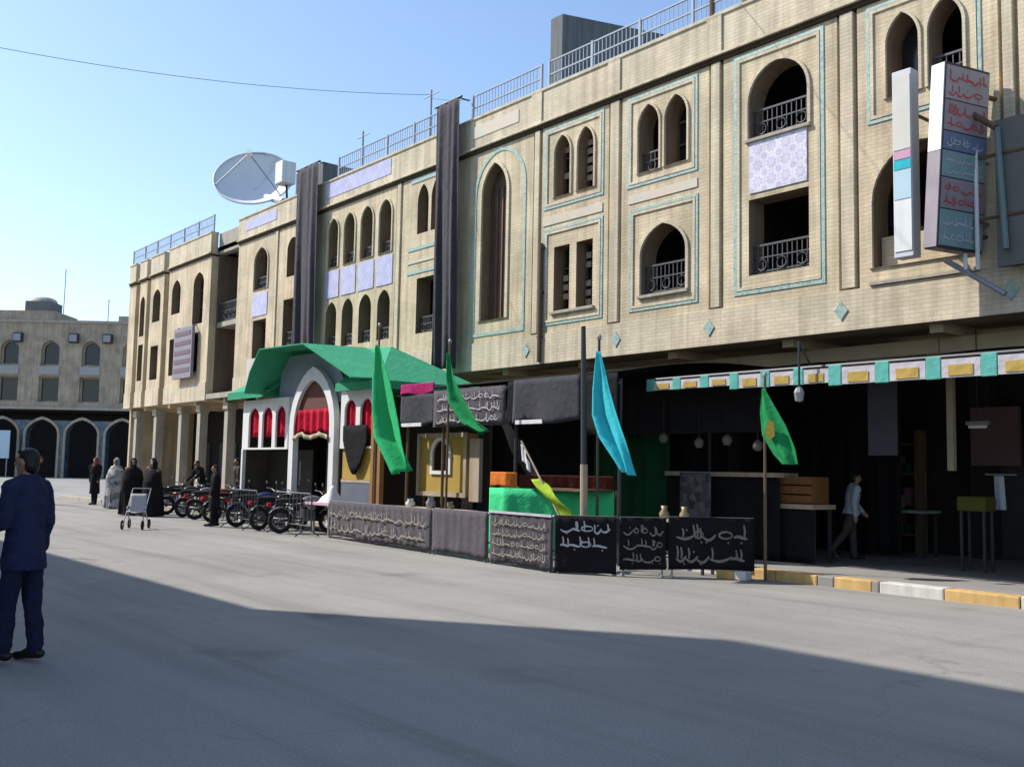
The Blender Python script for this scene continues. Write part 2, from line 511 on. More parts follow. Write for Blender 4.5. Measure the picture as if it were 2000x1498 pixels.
def ground_mat():
    mt, nt, b = newmat('worn_street_surface')
    tc = nd(nt, 'ShaderNodeTexCoord')
    O = tc.outputs['Object']
    n1 = nd(nt, 'ShaderNodeTexNoise', Scale=.16, Detail=7.0, Roughness=.6)
    nt.links.new(O, n1.inputs['Vector'])
    col = ramp(nt, n1.outputs[0], [(.28, (.205, .196, .178)), (.5, (.265, .253, .228)), (.72, (.305, .290, .260))])
    mp = nd(nt, 'ShaderNodeMapping')
    mp.inputs['Rotation'].default_value = (0, 0, R(4))
    mp.inputs['Scale'].default_value = (.10, 1.3, 1)
    nt.links.new(O, mp.inputs[0])
    n2 = nd(nt, 'ShaderNodeTexNoise', Scale=1.0, Detail=6.0, Roughness=.62, Distortion=.4)
    nt.links.new(mp.outputs[0], n2.inputs['Vector'])
    col = mixc(nt, col, ramp(nt, n2.outputs[0], [(.30, .74), (.47, .97), (.7, 1.1)]), 1.0, 'MULTIPLY')
    n3 = nd(nt, 'ShaderNodeTexNoise', Scale=1.1, Detail=4.0, Roughness=.7)
    nt.links.new(O, n3.inputs['Vector'])
    col = mixc(nt, col, ramp(nt, n3.outputs[0], [(.25, .80), (.36, 1.0), (.8, 1.04)]), 1.0, 'MULTIPLY')
    n4 = nd(nt, 'ShaderNodeTexNoise', Scale=55.0, Detail=3.0)
    nt.links.new(O, n4.inputs['Vector'])
    col = mixc(nt, col, ramp(nt, n4.outputs[0], [(.3, .78), (.7, 1.14)]), 1.0, 'MULTIPLY')
    wp = nd(nt, 'ShaderNodeTexNoise', Scale=.9, Detail=4.0)
    nt.links.new(O, wp.inputs['Vector'])
    wv = nd(nt, 'ShaderNodeVectorMath', operation='SCALE', Scale=1.6)
    nt.links.new(wp.outputs['Color'], wv.inputs[0])
    wa = nd(nt, 'ShaderNodeVectorMath', operation='ADD')
    nt.links.new(O, wa.inputs[0]); nt.links.new(wv.outputs[0], wa.inputs[1])
    vc = nd(nt, 'ShaderNodeTexVoronoi', Scale=.22)
    vc.feature = 'DISTANCE_TO_EDGE'
    nt.links.new(wa.outputs[0], vc.inputs['Vector'])
    crack = ramp(nt, vc.outputs['Distance'], [(.0, .80), (.006, 1.0)])
    gate = nd(nt, 'ShaderNodeTexNoise', Scale=.3, Detail=2.0)
    nt.links.new(O, gate.inputs['Vector'])
    col = mixc(nt, col, mixc(nt, (1, 1, 1), crack, ramp(nt, gate.outputs[0], [(.45, 0.0), (.6, 1.0)])), 1.0, 'MULTIPLY')
    vs_ = nd(nt, 'ShaderNodeTexVoronoi', Scale=.35)
    nt.links.new(wa.outputs[0], vs_.inputs['Vector'])
    col = mixc(nt, col, ramp(nt, vs_.outputs['Distance'], [(.0, .68), (.10, .80), (.17, 1.0)]), .8, 'MULTIPLY')
    vp = nd(nt, 'ShaderNodeTexVoronoi', Scale=.16)
    nt.links.new(O, vp.inputs['Vector'])
    spc = nd(nt, 'ShaderNodeSeparateColor')
    nt.links.new(vp.outputs['Color'], spc.inputs[0])
    col = mixc(nt, col, ramp(nt, spc.outputs[0], [(.0, .90), (.5, 1.0), (1.0, 1.05)]), .7, 'MULTIPLY')
    nt.links.new(col, b.inputs['Base Color'])
    b.inputs['Roughness'].default_value = .85
    b.inputs['Specular IOR Level'].default_value = .25
    bp = nd(nt, 'ShaderNodeBump', Strength=.35, Distance=.006)
    nt.links.new(n4.outputs[0], bp.inputs['Height'])
    bp2 = nd(nt, 'ShaderNodeBump', Strength=.4, Distance=.05)
    nt.links.new(n3.outputs[0], bp2.inputs['Height'])
    nt.links.new(bp.outputs[0], bp2.inputs['Normal'])
    nt.links.new(bp2.outputs[0], b.inputs['Normal'])
    return mt
GROUND = ground_mat()
PAVE = plain('pavement_concrete', (.26, .245, .225), .88, .25, 1.1, bump=.3)

# ------------------------------------------------------------------ ground, pavement, kerb
g = MB()
g.grid(lambda u, v: (-900 + 1400 * u, -500 + 1100 * v, 0), 28, 22)
tag(g.build('ground', GROUND), kind='structure')
p = MB()
p.box(-49.2, 6, 13.46, 19.6, -.05, .15)
pavement = tag(p.build('pavement', PAVE), kind='structure')
kerb = bpy.data.objects.new('kerb', None)
C.objects.link(kerb)
kerb.location = (-9.5, 13.3, 0)
tag(kerb, kind='structure')
x = -9.55
ki = 0
lens = [.75, .28, .62, .12, .95, 1.0, 1.0, 1.0, 1.0, 1.0, 1.0, 1.0, 1.0, 1.0, 1.0]
cols = [ORANGEP, PAVE, ORANGEP, PAVE, KWHITE, ORANGEP, KWHITE, ORANGEP, KWHITE, ORANGEP, KWHITE, ORANGEP, KWHITE, ORANGEP, KWHITE]
for L, mt in zip(lens, cols):
    k = MB().box(x + .006, x + L - .006, 13.2 + rnd.uniform(-.012, .012), 13.455, -.05, .156 + rnd.uniform(-.008, .006))
    k.build('kerb_stone', mt, kerb, world=True, bevel=.018)
    x += L
x = -9.55
while x > -48:
    L = 1.0
    k = MB().box(x - L + .006, x - .006, 13.2 + rnd.uniform(-.012, .012), 13.455, -.05, .156 + rnd.uniform(-.008, .006))
    k.build('kerb_stone', rnd.choice([ORANGEP, KWHITE]) if x > -13 else CONC, kerb, world=True, bevel=.018)
    x -= L

# ------------------------------------------------------------------ long arcaded building
YF = 16.0
B = thing('arcaded_building', 'long three-storey yellow brick building with arched windows and turquoise tile borders along the street', 'building', (-23, 16, 0))

def arch(x0, x1, z0, zs, za, n=7):
    xc, hw, H = (x0 + x1) / 2, (x1 - x0) / 2, za - zs
    pts = [(x0, z0), (x1, z0)]
    def top(u):
        if H > hw:
            d = (H * H - hw * hw) / (2 * hw)
            return math.sqrt(max((hw + d) ** 2 - (u * hw + d) ** 2, 0))
        return H * (.8 * math.sqrt(max(1 - u * u, 0)) + .2 * (1 - u))
    us = [math.cos(math.pi / 2 * i / n) for i in range(n + 1)]   # 1 .. 0
    pts += [(xc + u * hw, zs + top(u)) for u in us]
    pts += [(xc - u * hw, zs + top(u)) for u in reversed(us[:-1])]
    return pts

def rect(x0, x1, z0, z1):
    return [(x0, z0), (x1, z0), (x1, z1), (x0, z1)]

def inset(loop, d):
    cx = sum(p[0] for p in loop) / len(loop)
    n = len(loop)
    out = []
    for i in range(n):
        a, b_, c = Vector(loop[i - 1]), Vector(loop[i]), Vector(loop[(i + 1) % n])
        e1 = (b_ - a); e2 = (c - b_)
        n1 = Vector((-e1.y, e1.x)).normalized() if e1.length > 1e-6 else Vector((0, 0))
        n2 = Vector((-e2.y, e2.x)).normalized() if e2.length > 1e-6 else n1
        m_ = (n1 + n2)
        if m_.length < 1e-6: m_ = n1
        m_.normalize()
        k = 1 / max(.45, m_.dot(n1))
        q = b_ + m_ * d * k
        out.append((q.x, q.y))
    return out

def wall_bay(x0, x1, z0, z1, holes, Y=YF, reveal=.5, mat=None, parent=B, name='wall_bay'):
    if parent is B and z1 == ZC: z1 = ZC - .101
    bm = bmesh.new()
    edges = []
    def loop(pts):
        vs = [bm.verts.new((x_, Y, z_)) for x_, z_ in pts]
        es = [bm.edges.new((vs[i], vs[(i + 1) % len(vs)])) for i in range(len(vs))]
        edges.extend(es)
        return vs
    o_ = loop(rect(x0, x1, z0, z1))
    hs = [loop(h) for h in holes]
    bmesh.ops.triangle_fill(bm, use_beauty=True, use_dissolve=False, edges=edges)
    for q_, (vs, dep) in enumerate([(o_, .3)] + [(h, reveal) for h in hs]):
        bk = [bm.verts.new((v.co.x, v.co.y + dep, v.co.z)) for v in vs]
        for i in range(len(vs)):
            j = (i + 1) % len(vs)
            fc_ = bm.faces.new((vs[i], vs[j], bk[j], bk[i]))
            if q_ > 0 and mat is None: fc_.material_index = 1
    off = wloc(parent)
    for v in bm.verts: v.co -= off
    bmesh.ops.recalc_face_normals(bm, faces=bm.faces)
    me = bpy.data.meshes.new(name)
    bm.to_mesh(me)
    bm.free()
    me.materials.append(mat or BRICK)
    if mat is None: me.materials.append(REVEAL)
    o = bpy.data.objects.new(name, me)
    C.objects.link(o)
    o.parent = parent
    return o

def rail_part(x0, x1, z0, h=.72, y=YF + .14):
    r = MB()
    r.box(x0 + .003, x1 - .003, y - .02, y + .02, z0 + h - .04, z0 + h)
    r.box(x0 + .003, x1 - .003, y - .015, y + .015, z0 + .06, z0 + .09)
    r.box(x0 + .003, x1 - .003, y - .012, y + .012, z0 + h * .55, z0 + h * .55 + .025)
    n = max(3, int((x1 - x0) / .11))
    for i in range(n + 1):
        xx = x0 + .02 + (x1 - x0 - .04) * i / n
        r.box(xx - .009, xx + .009, y - .009, y + .009, z0, z0 + h - .035)
    m_ = max(1, int((x1 - x0) / .42))
    for i in range(m_):
        xc = x0 + (x1 - x0) * (i + .5) / m_
        r.torus((xc, y - .03, z0 + h * .33), (0, 1, 0), .11, .012, 12, 5)
    r.build('railing', RAILW, B, world=True)

def glazed(loop, mull=1, lattice=False, depth=.28, mat=None, transoms=(.35, .68)):
    fr = MB().ring([p for p in loop], inset(loop, .05), YF + depth, YF + depth + .06)
    w_ = fr.build('window', mat or WOOD, B, world=True)
    x0 = min(p[0] for p in loop); x1 = max(p[0] for p in loop)
    z0 = min(p[1] for p in loop); z1 = max(p[1] for p in loop)
    MB().prism(inset(loop, .02), YF + depth + .07, YF + depth + .085).build('pane', GLASS, w_, world=True)
    mu = MB()
    for i in range(1, mull + 1):
        xx = x0 + (x1 - x0) * i / (mull + 1)
        mu.box(xx - .018, xx + .018, YF + depth - .012, YF + depth + .055, z0 + .045, z1 - .12)
    for t in transoms:
        zz = z0 + (z1 - z0) * t
        mu.box(x0 + .04, x1 - .04, YF + depth - .008, YF + depth + .05, zz - .018, zz + .018)
    mu.build('mullion', mat or WOOD, w_, world=True)
    if lattice:
        n = 6
        for i in range(n):
            for j in range(2):
                if rnd.random() < .45:
                    xa = x0 + (x1 - x0) * (.5 * j + .10); xb = xa + (x1 - x0) * .30
                    za = z0 + (z1 - z0) * (.05 + .86 * i / n); zb = za + (z1 - z0) * .09
                    MB().box(xa, xb, YF + depth - .035, YF + depth - .014, za, zb).build('lattice_panel', PALEWOOD, w_, world=True)
    return w_

def border(x0, x1, z0, z1, w_=.06, mat=None):
    a = rect(x0, x1, z0, z1)
    MB().ring(a, rect(x0 + w_, x1 - w_, z0 + w_, z1 - w_), YF - .018, YF + .01).build('tile_border', mat or TURQ, B, world=True)
    b_ = rect(x0 + w_ + .012, x1 - w_ - .012, z0 + w_ + .012, z1 - w_ - .012)
    c_ = rect(x0 + w_ + .075, x1 - w_ - .075, z0 + w_ + .075, z1 - w_ - .075)
    MB().ring(b_, c_, YF - .028, YF + .01).build('brick_moulding', BRICK_TRIM, B, world=True)

def pilaster(xa, xb, z0=5.03, z1=10.19):
    MB().box(xa + .075, xb - .075, YF - .035, YF + .25, z0, z1).build('pilaster', BRICK_TRIM, B, world=True, bevel=.012)
    MB().box(xa, xb, YF + .11, YF + .28, z0, z1).build('groove_back', BRICK, B, world=True)

ZB, ZC = 5.0, 10.3
def sill(x0, x1, z):
    MB().box(x0 - .06, x1 + .06, YF - .07, YF + .15, z - .07, z).build('sill', CONC, B, world=True, bevel=.008)

def hood(x0, x1, z0, zs, za, w_=.07):
    a = arch(x0 - w_, x1 + w_, z0, zs, za + w_)
    MB().ring(a, arch(x0 + .002, x1 - .002, z0 + .002, zs, za - .002), YF - .04, YF + .02).build('arch_moulding', BRICK_TRIM, B, world=True)

def bay_C(x0, x1):                          # twin arches over one wide pointed arch with balcony rail
    c = (x0 + x1) / 2
    d = c + 14.465
    l1 = arch(-15.22 + d, -14.58 + d, 8.3, 9.35, 9.84)
    l2 = arch(-14.42 + d, -13.78 + d, 8.3, 9.35, 9.84)
    l3 = arch(-15.12 + d, -13.80 + d, 5.53, 6.42, 7.06)
    wall_bay(x0, x1, ZB, ZC, [l1, l2, l3])
    hood(-15.22 + d, -14.58 + d, 8.3, 9.35, 9.84, .05)
    hood(-14.42 + d, -13.78 + d, 8.3, 9.35, 9.84, .05)
    hood(-15.12 + d, -13.80 + d, 5.53, 6.42, 7.06)
    rail_part(-15.12 + d, -13.80 + d, 5.53, .68)
    rail_part(-15.22 + d, -14.58 + d, 8.3, .5)
    glazed(l2, 1, depth=.38)
    border(-15.56 + d, -13.5 + d, 8.02, 10.12)
    border(-15.47 + d, -13.48 + d, 5.2, 7.52)
    sill(-15.12 + d, -13.8 + d, 5.53)
    MB().box(-15.5 + d, -13.5 + d, YF - .02, YF + .01, 7.66, 7.86).build('tile_band', TURQ_PALE, B, world=True)

def bay_B(x0, x1):                          # twin arches over twin square windows
    c = (x0 + x1) / 2
    d = c + 17.3
    l = [arch(-18.0 + d, -17.42 + d, 8.33, 9.4, 9.86), arch(-17.18 + d, -16.6 + d, 8.33, 9.4, 9.86),
         rect(-17.98 + d, -17.42 + d, 5.52, 7.1), rect(-17.18 + d, -16.62 + d, 5.52, 7.1)]
    wall_bay(x0, x1, ZB, ZC, l)
    for q in (l[0], l[1]): glazed(q, 1, True, depth=.3)
    for q in (l[2], l[3]): glazed(q, 1, True, depth=.3)
    hood(-18.0 + d, -17.42 + d, 8.33, 9.4, 9.86, .05)
    hood(-17.18 + d, -16.6 + d, 8.33, 9.4, 9.86, .05)
    border(-18.38 + d, -16.28 + d, 8.08, 10.12)
    border(-18.36 + d, -16.28 + d, 5.18, 7.58)
    sill(-18.0 + d, -16.6 + d, 5.5)
    MB().box(-18.4 + d, -16.3 + d, YF - .02, YF + .01, 7.68, 7.88).build('tile_band', TURQ_PALE, B, world=True)

def bay_D(x0, x1):                          # tall recess: arch, floral tile panel, square opening
    c = (x0 + x1) / 2
    d = c + 11.54
    l1 = arch(-12.23 + d, -10.84 + d, 8.33, 9.06, 9.79)
    l2 = rect(-12.23 + d, -10.84 + d, 5.57, 7.1)
    wall_bay(x0, x1, ZB, ZC, [l1, l2])
    rail_part(-12.23 + d, -10.84 + d, 8.33, .62)
    rail_part(-12.23 + d, -10.84 + d, 5.57, .62)
    MB().box(-12.2 + d, -10.87 + d, YF - .022, YF + .02, 7.22, 8.26).build('tile_panel', FLORAL, B, world=True)
    hood(-12.23 + d, -10.84 + d, 8.33, 9.06, 9.79, .06)
    border(-12.59 + d, -10.49 + d, 5.2, 10.14, .075)
    sill(-12.23 + d, -10.84 + d, 8.33)

def bay_E(x0, x1):                          # twin arches over one big arch
    c = (x0 + x1) / 2
    d = c + 8.5
    l1 = arch(-9.2 + d, -8.58 + d, 8.33, 9.3, 9.83)
    l2 = arch(-8.42 + d, -7.8 + d, 8.33, 9.3, 9.83)
    l3 = arch(-9.5 + d, -7.66 + d, 5.32, 6.5, 7.45)
    wall_bay(x0, x1, ZB, ZC, [l1, l2, l3])
    rail_part(-8.42 + d, -7.8 + d, 8.33, .55)
    glazed(l1, 0, depth=.4, transoms=(.3,))
    hood(-9.2 + d, -8.58 + d, 8.33, 9.3, 9.83, .05)
    hood(-8.42 + d, -7.8 + d, 8.33, 9.3, 9.83, .05)
    hood(-9.5 + d, -7.66 + d, 5.32, 6.5, 7.45)
    border(-9.58 + d, -7.5 + d, 7.95, 10.12)
    sill(-9.5 + d, -7.66 + d, 5.08)
    MB().box(-9.45 + d, -7.7 + d, YF + .2, YF + .3, 5.32, 5.9).build('parapet_wall', BRICK, B, world=True)

def bay_A(x0, x1):                          # tall blind niche with timber screen
    l = arch(-20.93, -19.86, 5.56, 8.95, 9.78)
    wall_bay(x0, x1, ZB, ZC, [l], reveal=.3)
    hood(-20.93, -19.86, 5.56, 8.95, 9.78, .1)
    a = arch(-21.27, -19.1, 5.16, 9.0, 10.13)
    MB().ring(a, inset(a, .085), YF - .018, YF + .01).build('tile_border', TURQ, B, world=True)
    sc_ = MB().prism(inset(l, -.02), YF + .3, YF + .34).build('timber_screen', WOOD, B, world=True)
    for i in range(5):
        xx = -20.93 + 1.07 * (i + .5) / 5
        MB().box(xx - .025, xx + .025, YF + .26, YF + .31, 5.6, 9.2).build('slat', WOOD, sc_, world=True)

# right-hand half
pil = [(-18.84, -18.5), (-16.15, -15.72), (-13.19, -12.81), (-10.16, -9.74), (-7.2, -6.88), (-4.25, -3.85), (-1.3, -.9), (1.65, 2.05)]
for a_, b_ in pil: pilaster(a_, b_)
bay_A(-21.6, -18.84)
bay_B(-18.5, -16.15)
bay_C(-15.72, -13.19)
bay_D(-12.81, -10.16)
bay_E(-9.74, -7.2)
bay_D(-6.88, -4.25)
bay_C(-3.85, -1.3)
bay_B(-.9, 1.65)
wall_bay(2.05, 5.0, ZB, ZC, [])
# left-hand half
wall_bay(-22.85, -21.6, ZB, ZC, [])
lg = [arch(-24.06, -23.5, 8.47, 9.42, 9.93), arch(-23.36, -22.95, 8.47, 9.42, 9.93), rect(-24.0, -23.0, 5.53, 7.15)]
wall_bay(-24.85, -22.85, ZB, ZC, lg)
glazed(lg[0], 0, depth=.3); glazed(lg[1], 0, depth=.3)
rail_part(-24.0, -23.0, 5.53, .5)
for z_ in (7.3, 7.62, 8.0): MB().box(-24.5, -22.9, YF - .02, YF + .01, z_, z_ + .10).build('tile_band', TURQ_PALE if z_ == 7.62 else TURQ, B, world=True)
MB().box(-24.4, -22.9, YF - .02, YF + .01, 10.03, 10.16).build('tile_band', TURQ, B, world=True)
pilaster(-25.2, -24.85)
fx = [(-29.36, -28.66), (-28.3, -27.6), (-27.24, -26.5), (-26.14, -25.42)]
fh = [arch(a, b_, 8.2, 9.4, 9.87) for a, b_ in fx] + [arch(a, b_, 5.53, 6.6, 7.06) for a, b_ in fx]
wall_bay(-29.55, -25.2, ZB, ZC, fh)
for a, b_ in fx:
    hood(a, b_, 8.2, 9.4, 9.87, .05)
    MB().box(a - .1, b_ + .1, YF - .022, YF + .01, 7.2, 8.1).build('tile_panel', LAV, B, world=True)
    rail_part(a, b_, 8.2, .4)
    rail_part(a, b_, 5.53, .4)
wall_bay(-31.2, -29.55, ZB, ZC, [])
li = [arch(-32.35, -31.5, 8.35, 9.3, 9.75), rect(-32.5, -31.35, 5.9, 7.55)]
wall_bay(-33.0, -31.2, ZB, ZC, li)
glazed(li[0], 1, depth=.3); rail_part(-32.5, -31.35, 5.9, .5)
pilaster(-33.35, -33.0)
lh = [arch(-35.0, -33.85, 8.2, 9.25, 9.78), rect(-34.95, -33.85, 5.58, 7.05)]
wall_bay(-36.5, -33.35, ZB, ZC, lh)
rail_part(-35.0, -33.85, 8.2, .5); glazed(lh[0], 1, depth=.4)
glazed(lh[1], 1, depth=.4)
hood(-35.0, -33.85, 8.2, 9.25, 9.78, .06)
MB().box(-35.05, -33.8, YF - .022, YF + .01, 7.2, 8.05).build('tile_panel', LAV, B, world=True)
# deep loggia between the two left blocks
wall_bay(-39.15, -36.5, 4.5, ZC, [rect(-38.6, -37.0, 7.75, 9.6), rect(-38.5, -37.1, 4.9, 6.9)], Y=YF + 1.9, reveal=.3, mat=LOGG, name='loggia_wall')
MB().box(-39.15, -36.5, YF + .35, YF + 1.9, 7.25, 7.45).build('loggia_floor', CONC, B, world=True)
MB().box(-39.15, -36.5, YF + .0, YF + 1.9, 4.3, 4.5).build('loggia_floor', CONC, B, world=True)
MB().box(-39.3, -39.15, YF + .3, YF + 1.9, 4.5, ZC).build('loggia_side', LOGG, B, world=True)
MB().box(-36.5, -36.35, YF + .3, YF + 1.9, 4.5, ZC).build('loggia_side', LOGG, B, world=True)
rail_part(-39.13, -36.52, 7.45, .8, YF + .42)
lj = [arch(-43.4, -42.4, 8.2, 9.2, 9.7), arch(-40.95, -39.85, 7.5, 9.2, 9.7), rect(-43.4, -42.5, 5.5, 7.1), rect(-41.3, -40.2, 5.5, 7.1)]
wall_bay(-43.79, -39.15, ZB, ZC, lj)
for q in lj: glazed(q, 1, depth=.3)
for q in ((-44.42, -43.79), (-46.6, -46.1), (-48.1, -47.55)):
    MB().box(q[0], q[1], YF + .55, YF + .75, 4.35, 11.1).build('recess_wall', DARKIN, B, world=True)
lk = [arch(-45.75, -44.8, 8.1, 9.2, 9.6), rect(-45.75, -44.8, 5.45, 7.0)]
wall_bay(-46.1, -44.42, ZB, ZC, lk)
for q in lk: glazed(q, 1, depth=.3)
ll = [arch(-47.42, -46.8, 7.6, 9.1, 9.5), rect(-47.42, -46.8, 5.5, 7.2)]
wall_bay(-47.55, -46.6, ZB, ZC, ll)
wall_bay(-49.0, -48.1, ZB, ZC, [])
for q in ll: glazed(q, 0, depth=.3)
# bands
segs = [(-49.0, -48.1), (-47.55, -46.6), (-46.1, -44.42), (-43.79, -39.15), (-36.5, -29.55), (-29.55, -22.85), (-22.85, 5.0)]
for a, b_ in segs:
    MB().box(a, b_, YF - .03, YF + .3, 4.26, ZB - .002).build('base_band', BRICK_TRIM, B, world=True)
    MB().box(a - .0, b_, YF - .12, YF + .3, ZC + .002, ZC + .05).build('cornice', BRICK_TRIM, B, world=True)
    MB().box(a, b_, YF - .05, YF + .2, ZC - .10, ZC).build('brown_band', WOODB, B, world=True)
    MB().box(a, b_, YF - .05, YF + .25, ZC + .052, 11.16).build('parapet', BRICK_TRIM, B, world=True)
    MB().box(a, b_, YF - .08, YF + .28, 11.162, 11.22).build('coping', BRICK_TRIM, B, world=True)
MB().box(-39.15, -36.5, YF + .3, YF + .6, ZC + .002, 11.16).build('parapet', CONC, B, world=True)
MB().box(-29.5, -25.5, YF - .065, YF, 10.6, 11.1).build('tile_panel', LAV, B, world=True)
MB().box(-21.4, -19.4, YF - .065, YF, 10.62, 10.95).build('tile_panel', TURQ_PALE, B, world=True)
MB().box(-35.8, -33.2, YF - .065, YF, 10.62, 11.0).build('tile_panel', LAV, B, world=True)
for xx in (-18.67, -15.93, -13.0, -9.95, -7.04, -4.05, -1.1):
    MB().box(xx - .2, xx + .2, YF - .085, YF - .052, ZC + .055, 11.15).build('parapet_pier', BRICK_TRIM, B, world=True, bevel=.01)
for xx in (-18.97, -15.82, -13.15, -10.1, -7.08, -4.0):
    MB().prism([(xx - .14, 4.63), (xx, 4.45), (xx + .14, 4.63), (xx, 4.81)], YF - .05, YF - .02).build('tile_diamond', TURQ, B, world=True)
for xx in (-18.42,):
    dp_ = MB().tube([(xx, YF - .07, 7.25), (xx, YF - .07, 4.3)], .06, 10).build('downpipe', WOOD, B, world=True)
    for zz in (7.1, 6.0, 4.9): MB().box(xx - .09, xx + .09, YF - .09, YF - .0, zz, zz + .05).build('pipe_clamp', DARKM, dp_, world=True)
# slabs, core walls, arcade
MB().box(-49, 5, YF + .3, 19.4, 4.3, 4.48).build('soffit', SOFFIT, B, world=True)
for xx in (-47, -44, -41, -38, -35, -32, -29, -26, -23, -20.2, -17.3, -14.45, -11.5, -8.5, -5.5, -2.5, .4):
    MB().box(xx - .12, xx + .12, YF + .32, 19.38, 4.12, 4.298).build('soffit_beam', SOFFIT, B, world=True)
xx = -22.0
while xx < 4.5:
    MB().box(xx, min(xx + 4.38, 4.75), 17.0, 17.3, 3.86, 4.118).build('arcade_beam', SOFFIT, B, world=True)
    xx += 4.4
MB().box(-36.3, 5, YF + .45, 21, 7.45, 7.6).build('floor_slab', DARKIN, B, world=True)
MB().box(-49, -39.3, YF + .77, 21, 7.45, 7.6).build('floor_slab', DARKIN, B, world=True)
MB().box(-49, 5, YF + .3, 26, 10.42, 10.6).build('roof_slab', DARKCONC, B, world=True)
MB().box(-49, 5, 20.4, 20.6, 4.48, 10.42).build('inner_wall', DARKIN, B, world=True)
MB().box(-49, 5, 25.8, 26, 0, 10.42).build('rear_wall', BRICK, B, world=True)
MB().box(-49, -48.8, YF + .3, 26, 0.15, 10.42).build('end_wall', BRICK, B, world=True)
MB().box(4.8, 5, YF + .3, 26, 0.15, 10.42).build('end_wall', BRICK, B, world=True)
for xx in (-18.67, -15.93, -13.0, -9.95, -7.04, -4.05, -1.1, -22.2, -25.0, -30.4, -33.2, -43.9):
    MB().box(xx - .1, xx + .1, YF + .45, 20.4, 4.48, 10.42).build('partition', DARKIN, B, world=True)
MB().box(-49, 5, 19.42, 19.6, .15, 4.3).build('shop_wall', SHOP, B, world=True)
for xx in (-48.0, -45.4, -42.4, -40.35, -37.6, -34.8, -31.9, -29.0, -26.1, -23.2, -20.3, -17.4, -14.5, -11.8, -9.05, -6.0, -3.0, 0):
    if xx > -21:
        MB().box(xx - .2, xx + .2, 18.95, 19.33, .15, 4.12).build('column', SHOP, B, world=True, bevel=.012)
        continue
    cmb = MB().box(xx - .17, xx + .17, 16.25, 16.59, .15, 4.12)
    cmb.box(xx - .23, xx + .23, 16.19, 16.65, .15, .45)
    cmb.box(xx - .23, xx + .23, 16.19, 16.65, 3.85, 4.118)
    cmb.build('column', CONC, B, world=True, bevel=.012)
for i in range(17):                          # dim shopfronts at the back of the arcade
    xx = -47.4 + i * 3.0
    d_ = MB().box(xx - .95, xx + .95, 19.36, 19.415, .16, 2.7).build('shutter', DARKM, B, world=True)
    sl = MB()
    for k in range(18): sl.box(xx - .93, xx + .93, 19.335, 19.359, .2 + k * .138, .2 + k * .138 + .1)
    tag(sl.build('shutter_slats', DARKM, d_, world=True), kind='stuff')

# roof railing along the parapet (one thing per run)
def roof_railing(x0, x1, label, y=YF + .1, z=11.22, h=.72):
    t = thing('roof_railing', label, 'railing', ((x0 + x1) / 2, y, z), 0, 'grey railings along the roof edge')
    n = int((x1 - x0) / 1.5)
    for i in range(n + 1):
        xx = x0 + (x1 - x0) * i / n
        MB().box(xx - .03, xx + .03, y - .03, y + .03, z, z + h + .04).build('post', RAILM, t, world=True)
    for zz in (.1, .38, h):
        MB().box(x0, x1, y - .02, y + .02, z + zz - .017, z + zz + .017).build('rail', RAILM, t, world=True)
    pk = MB()
    k = int((x1 - x0) / .13)
    for i in range(k):
        xx = x0 + (x1 - x0) * (i + .5) / k
        pk.box(xx - .008, xx + .008, y - .008, y + .008, z + .1, z + h)
    tag(pk.build('pickets', RAILM, t, world=True), kind='stuff')
roof_railing(-21.6, -18.7, 'short grey roof railing just right of the tall black cloth')
roof_railing(-18.4, 5.0, 'long grey roof railing above the right half, in front of the dark roof wall')
roof_railing(-29.0, -23.0, 'grey roof railing between the satellite dish and the tall black cloth')
roof_railing(-49.0, -39.3, 'grey roof railing over the far left end block')

# roof wall
rw = MB()
k0 = rw.vs([(-18.95, 16.6, 10.6), (-18.5, 16.6, 10.6), (-18.5, 23.5, 10.6), (-18.95, 23.5, 10.6), (-18.95, 16.6, 13.4), (-18.5, 16.6, 13.4), (-18.5, 23.5, 14.5), (-18.95, 23.5, 14.5)])
for q in ((0, 3, 2, 1), (4, 5, 6, 7), (0, 1, 5, 4), (1, 2, 6, 5), (2, 3, 7, 6), (3, 0, 4, 7)): rw.f.append([k0 + i for i in q])
solo(rw, 'roof_wall', DARKCONC, 'dark concrete dividing wall rising above the roof edge of the right half', 'wall')
# small bits on the roof
for i, (xx, h_) in enumerate(((-13.2, 1.0), (-12.3, .35), (-11.7, .3), (-11.1, .3), (-10.7, .33))):
    if i == 0:
        solo(MB().tube([(xx, 16.1, 11.22), (xx, 16.1, 12.5)], .06, 8), 'roof_post', WOOD, 'dark brown post standing behind the railing at the top right', 'post')
    else:
        l_ = thing('floodlight', ['', 'taller white floodlight nearest the brown post on the coping', 'second white floodlight right of the brown post', 'third white floodlight right of the brown post', 'white floodlight farthest right on the coping'][i], 'floodlight', (xx, 16.05, 11.22), 0, 'white floodlights on the coping')
        MB().box(-.13, .13, -.08, .08, .12, .12 + h_ * .6).build('housing', WHITE, l_, bevel=.02)
        MB().box(-.03, .03, -.03, .03, 0, .12).build('bracket', METAL, l_)

# masts on the roof
def mast(x, y, z0, z1, label, r=.03, arms=True):
    t = thing('antenna_mast', label, 'antenna', (x, y, z0))
    MB().tube([(0, 0, 0), (0, 0, z1 - z0)], r, 8).build('pole', METAL, t)
    if arms:
        MB().tube([(-.4, 0, (z1 - z0) * .93), (.4, 0, (z1 - z0) * .93)], r * .5, 6).build('cross_arm', METAL, t)
    return t
mast(-24.1, 16.4, 10.6, 12.95, 'tall thin antenna mast left of the black cloth, carrying the overhead cable')
mast(-28.7, 16.8, 10.6, 12.95, 'shorter thin antenna mast above the lavender tile band', .035)
